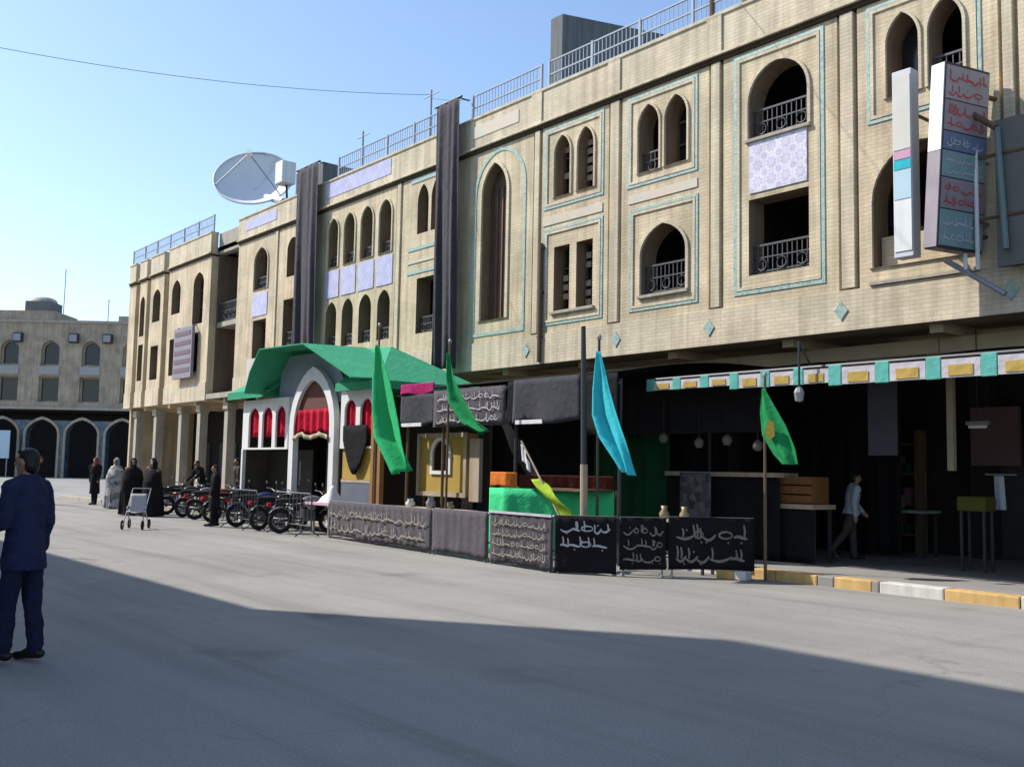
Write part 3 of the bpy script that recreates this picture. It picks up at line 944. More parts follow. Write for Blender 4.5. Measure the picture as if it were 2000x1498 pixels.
# dark box and tank on the roof
solo(MB().box(-26.6, -25.4, 16.6, 17.4, 10.6, 11.55), 'roof_unit', DARKM, 'low dark metal unit behind the railing above the four narrow arches', 'air conditioner', bevel=.03)
solo(MB().box(-32.6, -30.6, 16.35, 17.6, 10.6, 12.25), 'roof_shed', DARKCONC, 'dark concrete stair head next to the satellite dish', 'shed')

# satellite dish
def dish():
    t = thing('satellite_dish', 'large white satellite dish tilted on the roof edge', 'satellite dish', (-36.6, 17.6, 10.6))
    vw = (Vector((0, 0, 1.6)) - Vector((-37.2, 17.3, 13.3))).normalized()
    upv = (U0 * .97 - R0 * .20).normalized()
    upv = (upv - vw * upv.dot(vw)).normalized()
    axis = vw * .64 + upv * .77
    u = axis.orthogonal().normalized(); v = axis.cross(u)
    c = Vector((-1.75, -.3, 2.98))
    Rr = 1.62
    m1 = MB()
    m1.grid(lambda a, b_: c + (u * math.cos(a * 2 * math.pi) + v * math.sin(a * 2 * math.pi)) * (.02 + b_ * Rr) + axis * (.62 * (b_ ** 2) - .62), 40, 10)
    m1.build('reflector', DISHM, t, smooth=True, solid=.04)
    m2 = MB().torus(c, axis, Rr, .04, 40, 6)
    m2.build('rim', DISHM, t, smooth=True)
    tip = c + axis * 1.25
    for k in range(3):
        a = k * 2 * math.pi / 3 + .4
        MB().tube([c + (u * math.cos(a) + v * math.sin(a)) * Rr * .97, tip], .025, 6).build('feed_strut', METAL, t)
    MB().tube([tip - axis * .2, tip + axis * .12], .12, 10).build('feed_horn', WHITE, t)
    hub = c - axis * .66
    for k in range(8):
        a = k * math.pi / 4
        d = u * math.cos(a) + v * math.sin(a)
        MB().tube([hub - axis * .22, c + d * Rr * .8 - axis * .27], .03, 5).build('back_rib', DISHM, t)
    MB().tube([hub, hub - axis * .3], .3, 12).build('hub', WHITE, t)
    base = Vector((0.3, .3, 0))
    MB().tube([base, Vector((.1, .2, 1.7))], .16, 10).build('pedestal', DARKM, t)
    MB().tube([Vector((.1, .2, 1.7)), hub - axis * .3], .14, 8).build('mount_arm', WHITE, t)
    MB().box(.35, 1.0, -.35, .25, 2.2, 3.1).build('control_box', WHITE, t, bevel=.04)
    MB().tube([Vector((.7, 0, 2.2)), Vector((.3, .3, 1.0))], .05, 6).build('brace', DARKM, t)
dish()

# ------------------------------------------------------------------ hanging black cloths on the facade
def drape(name, mat, fn_left, fn_right, y, nu=20, nv=30, folds=4, amp=.08, phase=0.0, ytilt=0.0, solid=.006):
    mb = MB()
    def fn(u, v):
        L = Vector(fn_left(v)); Rr = Vector(fn_right(v))
        p_ = L.lerp(Rr, u)
        return (p_.x, y + amp * (.6 * math.sin(folds * 2 * math.pi * u + phase + 1.1 * math.sin(3 * v)) + .5 * math.sin(folds * 3.7 * u + 2.0 + 1.7 * v) + .3 * math.sin(folds * 9.1 * u - 1.3 * v)) * (.25 + .75 * v) + ytilt * v, p_.y)
    mb.grid(fn, nu, nv)
    return mb

def pl(pts):                                # piecewise-linear/smooth curve through (x, z) points
    def f(v):
        n = len(pts) - 1
        k = min(int(v * n), n - 1)
        t = v * n - k
        t = t * t * (3 - 2 * t) * .35 + t * .65
        return (pts[k][0] + (pts[k + 1][0] - pts[k][0]) * t, pts[k][1] + (pts[k + 1][1] - pts[k][1]) * t)
    return f

def wall_cloth(x0, x1, z0, z1, label):
    t = thing('wall_cloth', label, 'banner', ((x0 + x1) / 2, 15.7, z0), 0, 'tall black cloths hung down the facade')
    mb = drape('cloth', DUSTY, pl([(x0, z1), (x0 + .03, (z0 + z1) / 2), (x0 + .1, z0)]), pl([(x1, z1), (x1 + .03, (z0 + z1) / 2), (x1 + .08, z0)]), 15.66, 56, 24, 3.2, .07)
    mb.build('cloth', DUSTY, t, world=True, smooth=True, solid=.008)
    MB().tube([(x0 - .1, 15.68, z1), (x1 + .1, 15.68, z1)], .03, 8).build('rod', DARKM, t, world=True)
    for xx in (x0 + .05, x1 - .05):
        MB().tube([(xx, 15.68, z1), (xx, 16.05, z1)], .02, 6).build('bracket', DARKM, t, world=True)
wall_cloth(-22.72, -21.66, 4.35, 11.85, 'tall dark cloth hung over the full facade height right of centre')
wall_cloth(-31.15, -29.66, 5.2, 11.9, 'tall dark cloth hung down the facade beside the satellite dish')

# ------------------------------------------------------------------ calligraphy-like strokes (the writing in the photo is unreadable)
def strokes(x0, x1, z0, z1, seed, rows=2, heavy=1.0, round_=False):
    """pale brush strokes on a local x-z sheet at y = 0, each a thin solid ribbon"""
    r = random.Random(seed)
    mb = MB()
    def ribbon(pts, wid, y=-.006):
        n = len(pts)
        k = len(mb.v)
        for i, (px, pz) in enumerate(pts):
            a = pts[max(i - 1, 0)]; b_ = pts[min(i + 1, n - 1)]
            d = Vector((b_[0] - a[0], b_[1] - a[1]))
            d = d.normalized() if d.length > 1e-6 else Vector((1, 0))
            wv = wid * (.45 + .55 * math.sin(math.pi * (i + .5) / n))
            nx, nz = -d.y * wv, d.x * wv
            mb.v += [Vector((px + nx, y, pz + nz)), Vector((px - nx, y, pz - nz))]
        for i in range(n - 1):
            mb.f.append([k + 2 * i, k + 2 * i + 1, k + 2 * i + 3, k + 2 * i + 2])
    hrow = (z1 - z0) / rows
    for q in range(rows):
        zb = z0 + hrow * (q + .3)
        x_ = x0
        yy = -.006
        while x_ < x1 - hrow * .3:
            L = r.uniform(.45, 1.15) * hrow
            L = min(L, x1 - x_)
            kind = r.random()
            yy -= .0006
            if kind < .55:                   # bowl-shaped letter
                dp = r.uniform(.12, .3) * hrow
                pts = [(x_ + L * i / 8, zb - dp * math.sin(math.pi * i / 8) + hrow * .12 * (i / 8)) for i in range(9)]
                ribbon(pts, .045 * hrow * heavy, yy)
            elif kind < .8:                  # baseline sweep
                pts = [(x_ + L * i / 6, zb + hrow * .05 * math.sin(5 * i / 6)) for i in range(7)]
                ribbon(pts, .05 * hrow * heavy, yy)
            else:
                pts = [(x_ + L * .5 + L * .35 * math.cos(2 * math.pi * i / 9), zb + hrow * .1 + hrow * .16 * math.sin(2 * math.pi * i / 9)) for i in range(10)]
                ribbon(pts, .035 * hrow * heavy, yy)
            for _ in range(r.randint(0, 2)): # uprights
                xx = x_ + r.uniform(.1, .9) * L
                hh = r.uniform(.35, .6) * hrow
                ribbon([(xx, zb), (xx + .02 * hrow, zb + hh * .5), (xx - .03 * hrow, zb + hh)], .032 * hrow * heavy, yy - .0003)
            if r.random() < .7:              # dots
                xx = x_ + r.uniform(.2, .8) * L
                zz = zb + r.choice([-.25, .3]) * hrow
                ribbon([(xx - .03 * hrow, zz), (xx, zz + .012 * hrow), (xx + .04 * hrow, zz)], .035 * hrow * heavy, yy - .0003)
            x_ += L * r.uniform(.8, 1.05)
    return mb

def panel(p0, p1, z0, z1, label, mat, seed=None, rows=2, ink=None, group='cloth-covered barrier panels round the stall', legs=True, margin=.12, text_z=None, trim=None):
    p0, p1 = Vector(p0), Vector(p1)
    d = (p1 - p0)
    L = d.length
    t = thing('banner_panel', label, 'banner', (p0.x, p0.y, 0), math.atan2(d.y, d.x), group)
    mb = MB().grid(lambda u, v: (u * L, .012 * math.sin(9 * u * L + 2 * v) * v + .008 * math.sin(23 * u * L), z1 + (z0 - z1) * v + .015 * math.sin(2.2 * u * L) * v), max(12, int(L * 14)), 8)
    mb.build('cloth', mat, t, smooth=True, solid=.01)
    fr = MB()
    fr.tube([(0, .05, z1 - .02), (L, .05, z1 - .02)], .022, 8)
    fr.tube([(0, .05, .35), (L, .05, .35)], .018, 8)
    fr.build('frame', METAL, t)
    n = max(2, int(L / 1.6) + 1)
    for i in range(n):
        xx = .06 + (L - .12) * i / (n - 1)
        MB().tube([(xx, .05, 0), (xx, .05, z1)], .02, 8).build('leg', METAL, t)
        MB().tube([(xx, -.02, .012), (xx, .32, .012)], .018, 6).build('foot', METAL, t)
    if seed is not None:
        tz = text_z or (z0 + .1, z1 - .08)
        s_ = strokes(margin, L - margin, tz[0], tz[1], seed, rows, 1.5)
        for i, q in enumerate(s_.v): s_.v[i] = q + Vector((0, -.03, 0))
        tag(s_.build('lettering', ink or INK, t), kind='stuff')
    if trim:
        MB().box(0, L, -.03, -.012, z1 - .035, z1 + .005).build('trim', trim, t)
    return t

a0, a1 = Vector((-20.75, 11.58)), Vector((-12.08, 10.83))
def on(f): return a0.lerp(a1, f)
panel(on(0), on(.545), .07, .86, 'long dusty black banner panel with rows of pale script, left end of the barrier', FADED, 3, 2, INK)
panel(on(.552), on(.775), .07, .88, 'plain dusty black barrier panel between two lettered panels', FADED)
panel(on(.785), on(.995), .04, .92, 'dusty barrier panel with a dense pale ornament, left of the black corner panel', DUSTY, 11, 4, INK, trim=INKW)
panel((-12.05, 10.82), (-11.25, 11.42), .02, .93, 'black corner panel with white script facing the street', BLACK, 21, 2, INKW, margin=.1, text_z=(.38, .88))
panel((-11.22, 11.46), (-10.75, 12.02), .1, .93, 'narrow dark panel right of the black corner panel', BLACK, 5, 3, INKDIM, margin=.05)
panel((-10.73, 12.05), (-9.85, 13.08), .12, .95, 'wide black panel with two lines of dim script near the kerb end', BLACK, 31, 2, INKDIM, text_z=(.2, .88))

# ------------------------------------------------------------------ black-draped stall in the centre
S = thing('draped_stall', 'black-draped street stall with hanging cloth fronts and a lettered banner', 'stall', (-16, 13, 0))
for xx, yy in ((-19.3, 12.75), (-17.9, 12.75), (-15.4, 12.75), (-12.5, 12.75), (-19.3, 15.2), (-12.5, 15.2)):
    MB().tube([(xx, yy, 0), (xx, yy, 3.3)], .035, 8).build('post', WOOD if xx < -17 else DARKM, S, world=True)
cn = MB().grid(lambda u, v: (-19.4 + 7.1 * u, 12.62 + 4.36 * v, 3.42 + .12 * math.sin(math.pi * v) - .1 * math.sin(4 * math.pi * u) ** 2 * math.sin(math.pi * v) + .4 * v), 40, 14)
cn.build('canopy_cloth', BLACK, S, world=True, smooth=True, solid=.01)
bk = MB().grid(lambda u, v: (-19.3 + 6.9 * u, 15.25 + .06 * math.sin(40 * u), 3.4 - 3.2 * v), 60, 6)
bk.build('back_cloth', BLACK, S, world=True, smooth=True, solid=.01)
def fascia(x0, x1, z0, z1, mat, y=12.6, name='fascia_cloth'):
    mb = MB().grid(lambda u, v: (x0 + (x1 - x0) * u, y + .03 * math.sin(5 * (x0 + (x1 - x0) * u)) * v, z1 + (z0 - z1) * v + .03 * math.sin(2.5 * math.pi * u) * v), 20, 8)
    return mb.build(name, mat, S, world=True, smooth=True, solid=.01)
fascia(-19.4, -18.06, 2.62, 3.3, GREYC)
fascia(-19.4, -18.06, 3.31, 3.55, PINK, 12.59, 'magenta_strip')
fascia(-15.32, -13.4, 2.56, 3.42, GREYC)
fascia(-13.38, -12.42, 2.3, 3.4, BLACK)
fascia(-15.5, -15.33, 2.55, 3.4, BLACK)
MB().box(-19.3, -18.5, 12.55, 12.58, 2.58, 2.66).build('white_edging', WHITEC, S, world=True)
MB().box(-15.2, -14.4, 12.55, 12.58, 2.54, 2.62).build('white_edging', WHITEC, S, world=True)
t = thing('stall_banner', 'dark banner with lines of pale script hung on the stall front', 'banner', (-18.03, 12.56, 0))
MB().grid(lambda u, v: (2.5 * u, .012 * math.sin(9 * u), 3.34 - .8 * v), 16, 5).build('cloth', FADED, t, smooth=True, solid=.01)
s_ = strokes(.15, 2.35, 2.6, 3.3, 44, 3, 1.3)
for i, q in enumerate(s_.v): s_.v[i] = q + Vector((0, -.02, 0))
tag(s_.build('lettering', INKW, t), kind='stuff')

# painted board with arch under the stall
t = thing('painted_board', 'ochre painted board with a round dark window under the stall banner', 'board', (-18.3, 13.0, 0))
wall_bay(-19.2, -17.35, 1.05, 2.42, [arch(-18.62, -18.0, 1.6, 1.95, 2.28)], Y=13.0, reveal=.03, mat=OCHRE, parent=t, name='board')
MB().ring(rect(-19.22, -17.33, 1.03, 2.44), rect(-19.12, -17.43, 1.13, 2.34), 12.955, 12.995).build('frame', PALEWOOD, t, world=True)
MB().ring(arch(-18.70, -17.92, 1.52, 1.95, 2.36), arch(-18.62, -18.0, 1.6, 1.95, 2.28), 12.96, 12.995).build('arch_trim', WHITE, t, world=True)
for xx in (-19.1, -17.45): MB().tube([(xx, 13.1, 0), (xx, 13.1, 1.1)], .03, 8).build('leg', WOOD, t, world=True)
solo(MB().box(-17.2, -16.85, 12.95, 13.05, .95, 2.3), 'side_board', PALEWOOD, 'narrow pale upright board with ochre edge beside the painted board', 'board', bevel=.01)
# low counter in front
t = thing('stall_counter', 'low pale wooden counter below the ochre board', 'counter', (-18.2, 12.6, 0))
MB().box(-20.0, -16.4, 12.35, 12.9, .72, .78).build('top', PALEWOOD, t, world=True)
MB().box(-19.95, -16.45, 12.4, 12.44, .3, .72).build('front_board', PALEWOOD, t, world=True)
for xx in (-19.9, -16.5):
    for yy in (12.42, 12.84): MB().box(xx - .03, xx + .03, yy, yy + .05, 0, .72).build('leg', WOOD, t, world=True)
for i, (xx, hh, mt) in enumerate(((-18.9, .18, WHITE), (-18.1, .25, METAL), (-17.4, .16, PALEWOOD))):
    mb = MB().lathe([(.0, 0), (.09, 0), (.11, hh * .5), (.06, hh * .8), (.075, hh)], (xx, 12.6, .78), 12)
    solo(mb, 'pot', mt, ['small white pot on the stall counter', 'taller grey metal pot on the stall counter', 'small brown pot on the right of the stall counter'][i], 'pot', smooth=True)

# green counter with orange band
t = thing('green_counter', 'bright green cloth-covered counter with an orange band on top', 'counter', (-14.2, 12.3, 0))
gp = [Vector((-15.2, 11.95)), Vector((-14.68, 11.9)), Vector((-12.9, 13.02))]
def gsheet(z0, z1, off=0.0, amp=.02, d0=0.0, d1=2.62):
    mb = MB()
    def fn(u, v):
        s1 = .52
        d = d0 + u * (d1 - d0)
        if d < s1: p_ = gp[0].lerp(gp[1], d / s1)
        else: p_ = gp[1].lerp(gp[2], (d - s1) / 2.1)
        w_ = amp * (math.sin(d * 14) + .6 * math.sin(d * 31 + 1)) * v
        return (p_.x + w_ * .4 + off * .3, p_.y - w_ - off, z1 + (z0 - z1) * v + .02 * math.sin(5 * d) * v)
    return mb.grid(fn, 50, 8)
gsheet(.05, 1.30).build('green_skirt', GREENB, t, world=True, smooth=True, solid=.01)
gsheet(1.32, 1.60, -.02, .006, 0, .75).build('orange_band', ORANGE, t, world=True, smooth=True, solid=.01)
gsheet(1.32, 1.56, -.03, .006, .78, 2.6).build('shaded_orange_band', ORANGE_SHADE, t, world=True, smooth=True, solid=.01)  # shaded stretch of the orange band, painted dark
MB().prism([(gp[0].x, 1.28), (gp[2].x, 1.28), (gp[2].x, 1.32), (gp[0].x, 1.32)], 12.2, 13.0).build('top', WOOD, t, world=True)
for q in gp: MB().tube([(q.x, q.y + .08, 0), (q.x, q.y + .08, 1.3)], .03, 8).build('leg', WOOD, t, world=True)

# dark green tarp at the back right of the stall
mb = MB().grid(lambda u, v: (-15.2 + 2.1 * u, 14.72 + .05 * math.sin(15 * u) + .03 * math.sin(31 * u), 2.5 - 2.2 * v), 40, 8)
solo(mb, 'green_tarp', DGREEN, 'dark green tarpaulin hanging in the shade behind the cyan flag', 'tarpaulin', smooth=True, solid=.01)
solo(MB().box(-15.3, -13.05, 14.64, 14.68, 2.42, 2.50), 'tarp_rail', DARKM, 'thin dark rail the green tarpaulin hangs from', 'rail')

# ------------------------------------------------------------------ awning with coloured valance
VALW = cloth('valance_white', (.52, .49, .52), trans=.1)
VALY = cloth('valance_yellow', (.48, .33, .09), trans=.1)
VALT = cloth('valance_turquoise', (.12, .42, .36), trans=.1)
A = thing('awning', 'long black awning over the pavement with a turquoise, white and yellow valance', 'awning', (-5, 13.2, 0))
MB().grid(lambda u, v: (-12.35 + 17.3 * u, 13.28 + 3.7 * v, 3.30 + .53 * v - .08 * math.sin(math.pi * v) + .03 * math.sin(30 * u)), 60, 8).build('roof_cloth', BLACK, A, world=True, smooth=True, solid=.01)
MB().tube([(-12.35, 13.28, 3.3), (5, 13.28, 3.3)], .03, 8).build('front_rod', DARKM, A, world=True)
for xx in (-12.25, -9.05, -5.5, -2.5, .5, 3.5):
    MB().tube([(xx, 13.3, 3.3), (xx, 16.98, 3.82)], .025, 6).build('rafter', DARKM, A, world=True)
xx = -12.3
i = 0
while xx < 4.5:
    wu = .62 if xx < -9.2 else .77
    hh = .19 if xx < -10.6 else (.25 if xx < -9 else .29)
    z1 = 3.28
    MB().box(xx, xx + wu * .28, 13.20, 13.235, z1 - hh, z1 + .02).build('turquoise_tab', VALT, A, world=True, bevel=.01)
    pw = MB().box(xx + wu * .29, xx + wu * .99, 13.21, 13.225, z1 - hh * .95, z1 - .02).build('white_panel', VALW, A, world=True)
    MB().box(xx + wu * .42, xx + wu * .86, 13.198, 13.208, z1 - hh * .86, z1 - hh * .36).build('yellow_patch', VALY, pw, world=True)
    xx += wu
    i += 1

# black drape below the awning's left part
def hang(name, x0, x1, y, z0, z1, mat, label, cat='banner', folds=9, amp=.05):
    mb = drape(name, mat, pl([(x0, z1), (x0, z0)]), pl([(x1, z1), (x1, z0)]), y, 50, 10, folds, amp)
    return solo(mb, name, mat, label, cat, smooth=True, solid=.01)
hang('black_drape', -13.7, -10.3, 13.98, 2.36, 3.36, BLACK, 'wide black drape hanging below the left part of the awning')
hang('dark_backing', -12.6, -9.9, 17.6, .2, 4.1, BLACK, 'full height black sheet added to darken the back of the arcade behind the lamps')  # black sheet added so the back of the arcade stays dark
for i, (xx, zz) in enumerate(((-12.6, 2.2), (-11.75, 2.1), (-11.12, 2.14), (-10.47, 2.04))):
    t = thing('hanging_lamp', ['hanging lamp nearest the green tarpaulin', 'second hanging lamp from the green tarpaulin', 'third hanging lamp from the green tarpaulin', 'hanging lamp nearest the dark green flag'][i], 'lamp', (xx, 14.0, zz), 0, 'lamps in a row under the black drape')
    MB().lathe([(0, .0), (.05, .0), (.085, .06), (.085, .13), (.03, .19), (0, .19)], n=10).build('globe', LAMPG, t, smooth=True)
    MB().tube([(0, 0, .19), (0, 0, 3.34 - zz)], .008, 5).build('cord', DARKM, t)

# wooden counter rail and black counter on the pavement
t = thing('long_counter', 'long black-draped counter with a pale wooden edge under the awning', 'counter', (-11.8, 14.9, .15))
MB().box(-13.1, -10.5, 14.6, 15.2, 1.60, 1.68).build('top', PALEWOOD, t, world=True)
mb = drape('cloth', BLACK, pl([(-13.1, 1.59), (-13.1, .18)]), pl([(-10.5, 1.59), (-10.5, .18)]), 14.66, 40, 8, 4, .03)
mb.build('skirt', BLACK, t, world=True, smooth=True, solid=.01)
for xx in (-13.0, -10.6): MB().box(xx - .03, xx + .03, 15.1, 15.16, .15, 1.6).build('leg', WOOD, t, world=True)
# wooden crate
t = thing('crate_stand', 'black-skirted stand with a pale top carrying the orange crate', 'stand', (-10.27, 15.05, .15))
MB().box(-10.68, -9.88, 14.72, 15.4, 1.07, 1.15).build('top', PALEWOOD, t, world=True)
mb = drape('cloth', BLACK, pl([(-10.66, 1.06), (-10.66, .18)]), pl([(-9.9, 1.06), (-9.9, .18)]), 14.76, 14, 6, 2, .02)
mb.build('skirt', BLACK, t, world=True, smooth=True, solid=.01)
for xx in (-10.62, -9.98):
    for yy in (14.82, 15.3): MB().box(xx, xx + .05, yy, yy + .05, .15, 1.07).build('leg', DARKM, t, world=True)
t = thing('orange_crate', 'slatted orange-brown wooden crate on the pale-topped stand beside the dark green flag', 'crate', (-10.27, 15.0, 1.15))
for k in range(3): MB().box(-10.6, -9.95, 14.78, 14.81, 1.17 + k * .16, 1.30 + k * .16).build('slat', CRATE, t, world=True)
for xx in (-10.6, -9.99): MB().box(xx, xx + .04, 14.81, 15.3, 1.155, 1.62).build('side', CRATE, t, world=True)
MB().box(-10.56, -10.0, 15.25, 15.28, 1.155, 1.62).build('back', CRATE, t, world=True)
t = thing('small_table', 'low dark table behind the wide black panel', 'table', (-11.2, 13.0, 0))
MB().box(-11.9, -10.6, 12.75, 13.12, .82, .86).build('top', PALEWOOD, t, world=True)
for xx in (-11.85, -10.7):
    for yy in (12.8, 13.05): MB().box(xx, xx + .04, yy, yy + .04, 0, .82).build('leg', DARKM, t, world=True)
for i, xx in enumerate((-11.6, -11.15)):
    mb = MB().lathe([(0, 0), (.07, 0), (.09, .09), (.045, .16), (.06, .22), (0, .22)], (xx, 12.92, .86), 12)
    solo(mb, 'brass_jug', BRASS, ['brass-coloured jug on the low table, the one nearer the cyan flag', 'brass-coloured jug on the low table, the one nearer the kerb'][i], 'jug', smooth=True)
mb = MB().grid(lambda u, v: (-12.5 + .75 * u, 14.35 + .03 * math.sin(12 * u), 1.66 - .9 * v), 12, 8)
solo(mb, 'patterned_cloth', PATTERN2, 'grey patterned cloth hanging from the long counter', 'cloth', smooth=True, solid=.01)
# grey hanging panel, table, stool, cloth, lamp in the arcade
solo(MB().box(-8.53, -8.05, 14.2, 14.23, 1.97, 3.1), 'hanging_board', GREYC, 'plain dark grey panel hanging under the awning near the pale post', 'panel')
for xx in (-8.45, -8.15): pass
solo(MB().box(-7.32, -7.22, 14.3, 14.4, 1.75, 3.44), 'hanging_post', SOFTB, 'pale post hanging down from the awning right of the grey panel', 'post', bevel=.01)
t = thing('pale_table', 'small pale green table in the arcade behind the walking man', 'table', (-9.9, 18.1, .15))
MB().box(-10.6, -9.6, 17.9, 18.5, .98, 1.03).build('top', plain('pale_green_paint', (.22, .30, .26), .6), t, world=True)
for xx in (-10.55, -9.7):
    for yy in (17.95, 18.4): MB().box(xx, xx + .05, yy, yy + .05, .15, .98).build('leg', DARKM, t, world=True)
solo(MB().lathe([(0, 0), (.1, 0), (.14, .12), (.12, .2), (0, .2)], (-10.3, 18.2, 1.03), 12), 'bowl', WOOD, 'small brownish bowl on the pale green table', 'bowl', smooth=True)
t = thing('olive_stool', 'olive-topped stool with metal legs deep in the arcade at the right edge', 'stool', (-7.8, 16.2, .15))
MB().box(-8.05, -7.58, 16.0, 16.4, 1.12, 1.36).build('seat', plain('olive_cushion', (.09, .09, .015), .8), t, world=True, bevel=.03)
for xx in (-8.02, -7.65):
    for yy in (16.05, 16.32): MB().box(xx, xx + .04, yy, yy + .04, .15, 1.12).build('leg', DARKM, t, world=True)
mb = drape('towel', WHITEC, pl([(-7.66, 1.7), (-7.65, 1.15)]), pl([(-7.5, 1.7), (-7.48, 1.15)]), 16.5, 8, 8, 1, .02)
solo(mb, 'towel', PALESHIRT, 'narrow white towel hanging in the dark arcade at the right edge', 'towel', smooth=True, solid=.01)
solo(MB().tube([(-7.8, 16.5, 1.72), (-7.3, 16.5, 1.72)], .015, 6), 'towel_rail', METAL, 'thin rail carrying the white towel in the arcade', 'rail')
solo(MB().box(-9.2, -8.3, 18.9, 19.0, 1.9, 3.0), 'wall_poster', plain('dull_pink_board', (.14, .09, .10), .8), 'dull pink board on the dark shop wall at the far right', 'board')
for k, (x0, lab) in enumerate(((-8.9, 'dim wooden shelf rack against the dark shop wall, left of the pink board'), (-5.6, 'dim wooden shelf rack against the dark shop wall at the far right'))):
    t = thing('shelf_rack', lab, 'shelf', (x0 + .8, 19.0, .15))
    x0 -= 3.0 if k == 0 else 0
    for zz in (.5, 1.1, 1.7, 2.3): MB().box(x0, x0 + 1.6, 18.8, 19.2, zz, zz + .04).build('shelf', WOOD, t, world=True)
    for xx in (x0 - .05, x0 + 1.6): MB().box(xx, xx + .05, 18.8, 19.2, .15, 2.6).build('upright', WOOD, t, world=True)
    for zz in (.54, 1.14, 1.74):
        for j in range(7):
            hh = rnd.uniform(.15, .4)
            mtb = rnd.choice([CRATE, METAL, WOOD, DGREEN, PURPLE_IN, PALEWOOD])
            MB().box(x0 + .08 + j * .21, x0 + .24 + j * .21, 18.85, 19.05, zz, zz + hh).build('packet', mtb, t, world=True, bevel=.01)
t = thing('shop_lamp', 'small pale tube lamp on the dark shop wall at the right', 'lamp', (-8.1, 16.9, 2.5))
MB().box(-.16, .16, -.03, .03, 0, .06).build('tube', WHITE, t, bevel=.02)
MB().box(-.2, .2, -.02, .05, .06, .12).build('holder', METAL, t)
MB().tube([(0, 0, .12), (0, 0, 1.7)], .01, 5).build('cord', DARKM, t)
t = thing('street_lantern', 'small lantern on a thin black rod in front of the awning valance', 'lantern', (-8.99, 13.05, 2.75))
MB().lathe([(0, 0), (.06, .02), (.08, .15), (.05, .22), (0, .24)], n=8).build('glass', METAL, t)
MB().tube([(0, 0, .22), (0, 0, .95)], .018, 6).build('rod', DARKM, t)
MB().tube([(0, 0, .93), (0, .3, .6)], .018, 6).build('arm', DARKM, t)

# ------------------------------------------------------------------ flags
def flag(label, pole_xy, pole_z, left, right, mat, y, folds=1.6, amp=.10, polemat=None, r=.022, emblem=None, phase=0.0):
    t = thing('flag', label, 'flag', (pole_xy[0], pole_xy[1], 0))
    MB().tube([(pole_xy[0], pole_xy[1], 0), (pole_xy[0], pole_xy[1], pole_z)], [r * 1.2, r], 8).build('pole', polemat or WOOD, t, world=True)
    MB().ell((pole_xy[0], pole_xy[1], pole_z), r * 1.8, r * 1.8, r * 2.4, 8, 6).build('finial', METAL, t, world=True)
    mb = drape('cloth', mat, pl(left), pl(right), y, 18, 34, folds, amp, phase)
    mb.build('cloth', mat, t, world=True, smooth=True, solid=.006)
    return t
def P(px_pts):                              # helper list passthrough (x, z)
    return px_pts
flag('bright green flag drooping in front of the green-roofed pavilion', (-18.66, 11.5), 4.75,
     [(-18.64, 4.30), (-18.82, 3.6), (-18.80, 2.8), (-18.66, 2.3), (-17.75, 1.5)],
     [(-18.56, 4.30), (-18.05, 3.55), (-17.72, 2.8), (-17.45, 2.2), (-17.1, 1.65)], GREENF, 11.42, 1.9, .17)
flag('narrow mid-green flag hanging across the lettered stall banner', (-16.28, 11.7), 4.2,
     [(-16.26, 3.95), (-16.30, 3.4), (-16.22, 2.95), (-15.75, 2.55), (-15.05, 2.30)],
     [(-16.20, 3.95), (-15.98, 3.4), (-15.62, 2.95), (-15.25, 2.6), (-14.90, 2.40)], GREEND, 11.62, 1.7, .10)
flag('cyan flag hanging in long folds right of the dark pole', (-11.78, 11.5), 3.85,
     [(-11.76, 3.60), (-11.86, 3.0), (-11.88, 2.55), (-11.70, 2.20), (-11.12, 1.66)],
     [(-11.68, 3.60), (-11.45, 3.0), (-11.25, 2.55), (-11.08, 2.15), (-10.90, 1.58)], CYAN, 11.42, 2.4, .12, DARKM)
t = flag('dark green flag with a golden mark hanging under the awning valance', (-9.60, 13.02), 3.2,
     [(-9.62, 2.98), (-9.66, 2.6), (-9.62, 2.25), (-9.40, 1.95), (-9.22, 1.80)],
     [(-9.56, 2.98), (-9.38, 2.7), (-9.18, 2.4), (-9.02, 2.05), (-8.98, 1.80)], GREEND, 12.96, 1.3, .05)
MB().prism([(-9.5, 2.28), (-9.40, 2.16), (-9.3, 2.24), (-9.32, 2.44), (-9.42, 2.5)], 12.86, 12.868).build('golden_mark', GMARK, t, world=True)
# dark pole with pale lower sleeve
t = thing('flag_pole', 'tall bare dark pole with a pale wooden lower part beside the cyan flag', 'pole', (-11.98, 11.4, 0))
MB().tube([(-11.98, 11.4, 0), (-12.0, 11.4, 1.75)], .062, 10).build('pale_sleeve', PALEWOOD, t, world=True)
MB().tube([(-12.0, 11.4, 1.75), (-12.06, 11.4, 4.05)], [.055, .04], 10).build('pole', DARKM, t, world=True)
# lime flag on leaning pole
t = thing('lime_flag', 'yellow-green flag on a slanting pole over the green counter', 'flag', (-12.1, 11.3, 0))
MB().tube([(-12.0, 11.3, .3), (-13.5, 11.3, 2.15)], .018, 6).build('pole', PALEWOOD, t, world=True)
MB().grid(lambda u, v: (-13.0 + .86 * u - .12 * v * (1 - u), 11.26 + .06 * math.sin(7 * u + 4 * v), 1.5 - .56 * u + .06 * math.sin(3 * u) - (.02 + .5 * u) * v * .9), 14, 14).build('cloth', LIME, t, world=True, smooth=True, solid=.006)
MB().grid(lambda u, v: (-13.48 + .26 * u + .04 * v, 11.27 + .04 * math.sin(6 * u), 2.1 - .32 * u - .3 * v * (1 - .4 * u)), 8, 8).build('white_end', WHITEC, t, world=True, smooth=True, solid=.006)

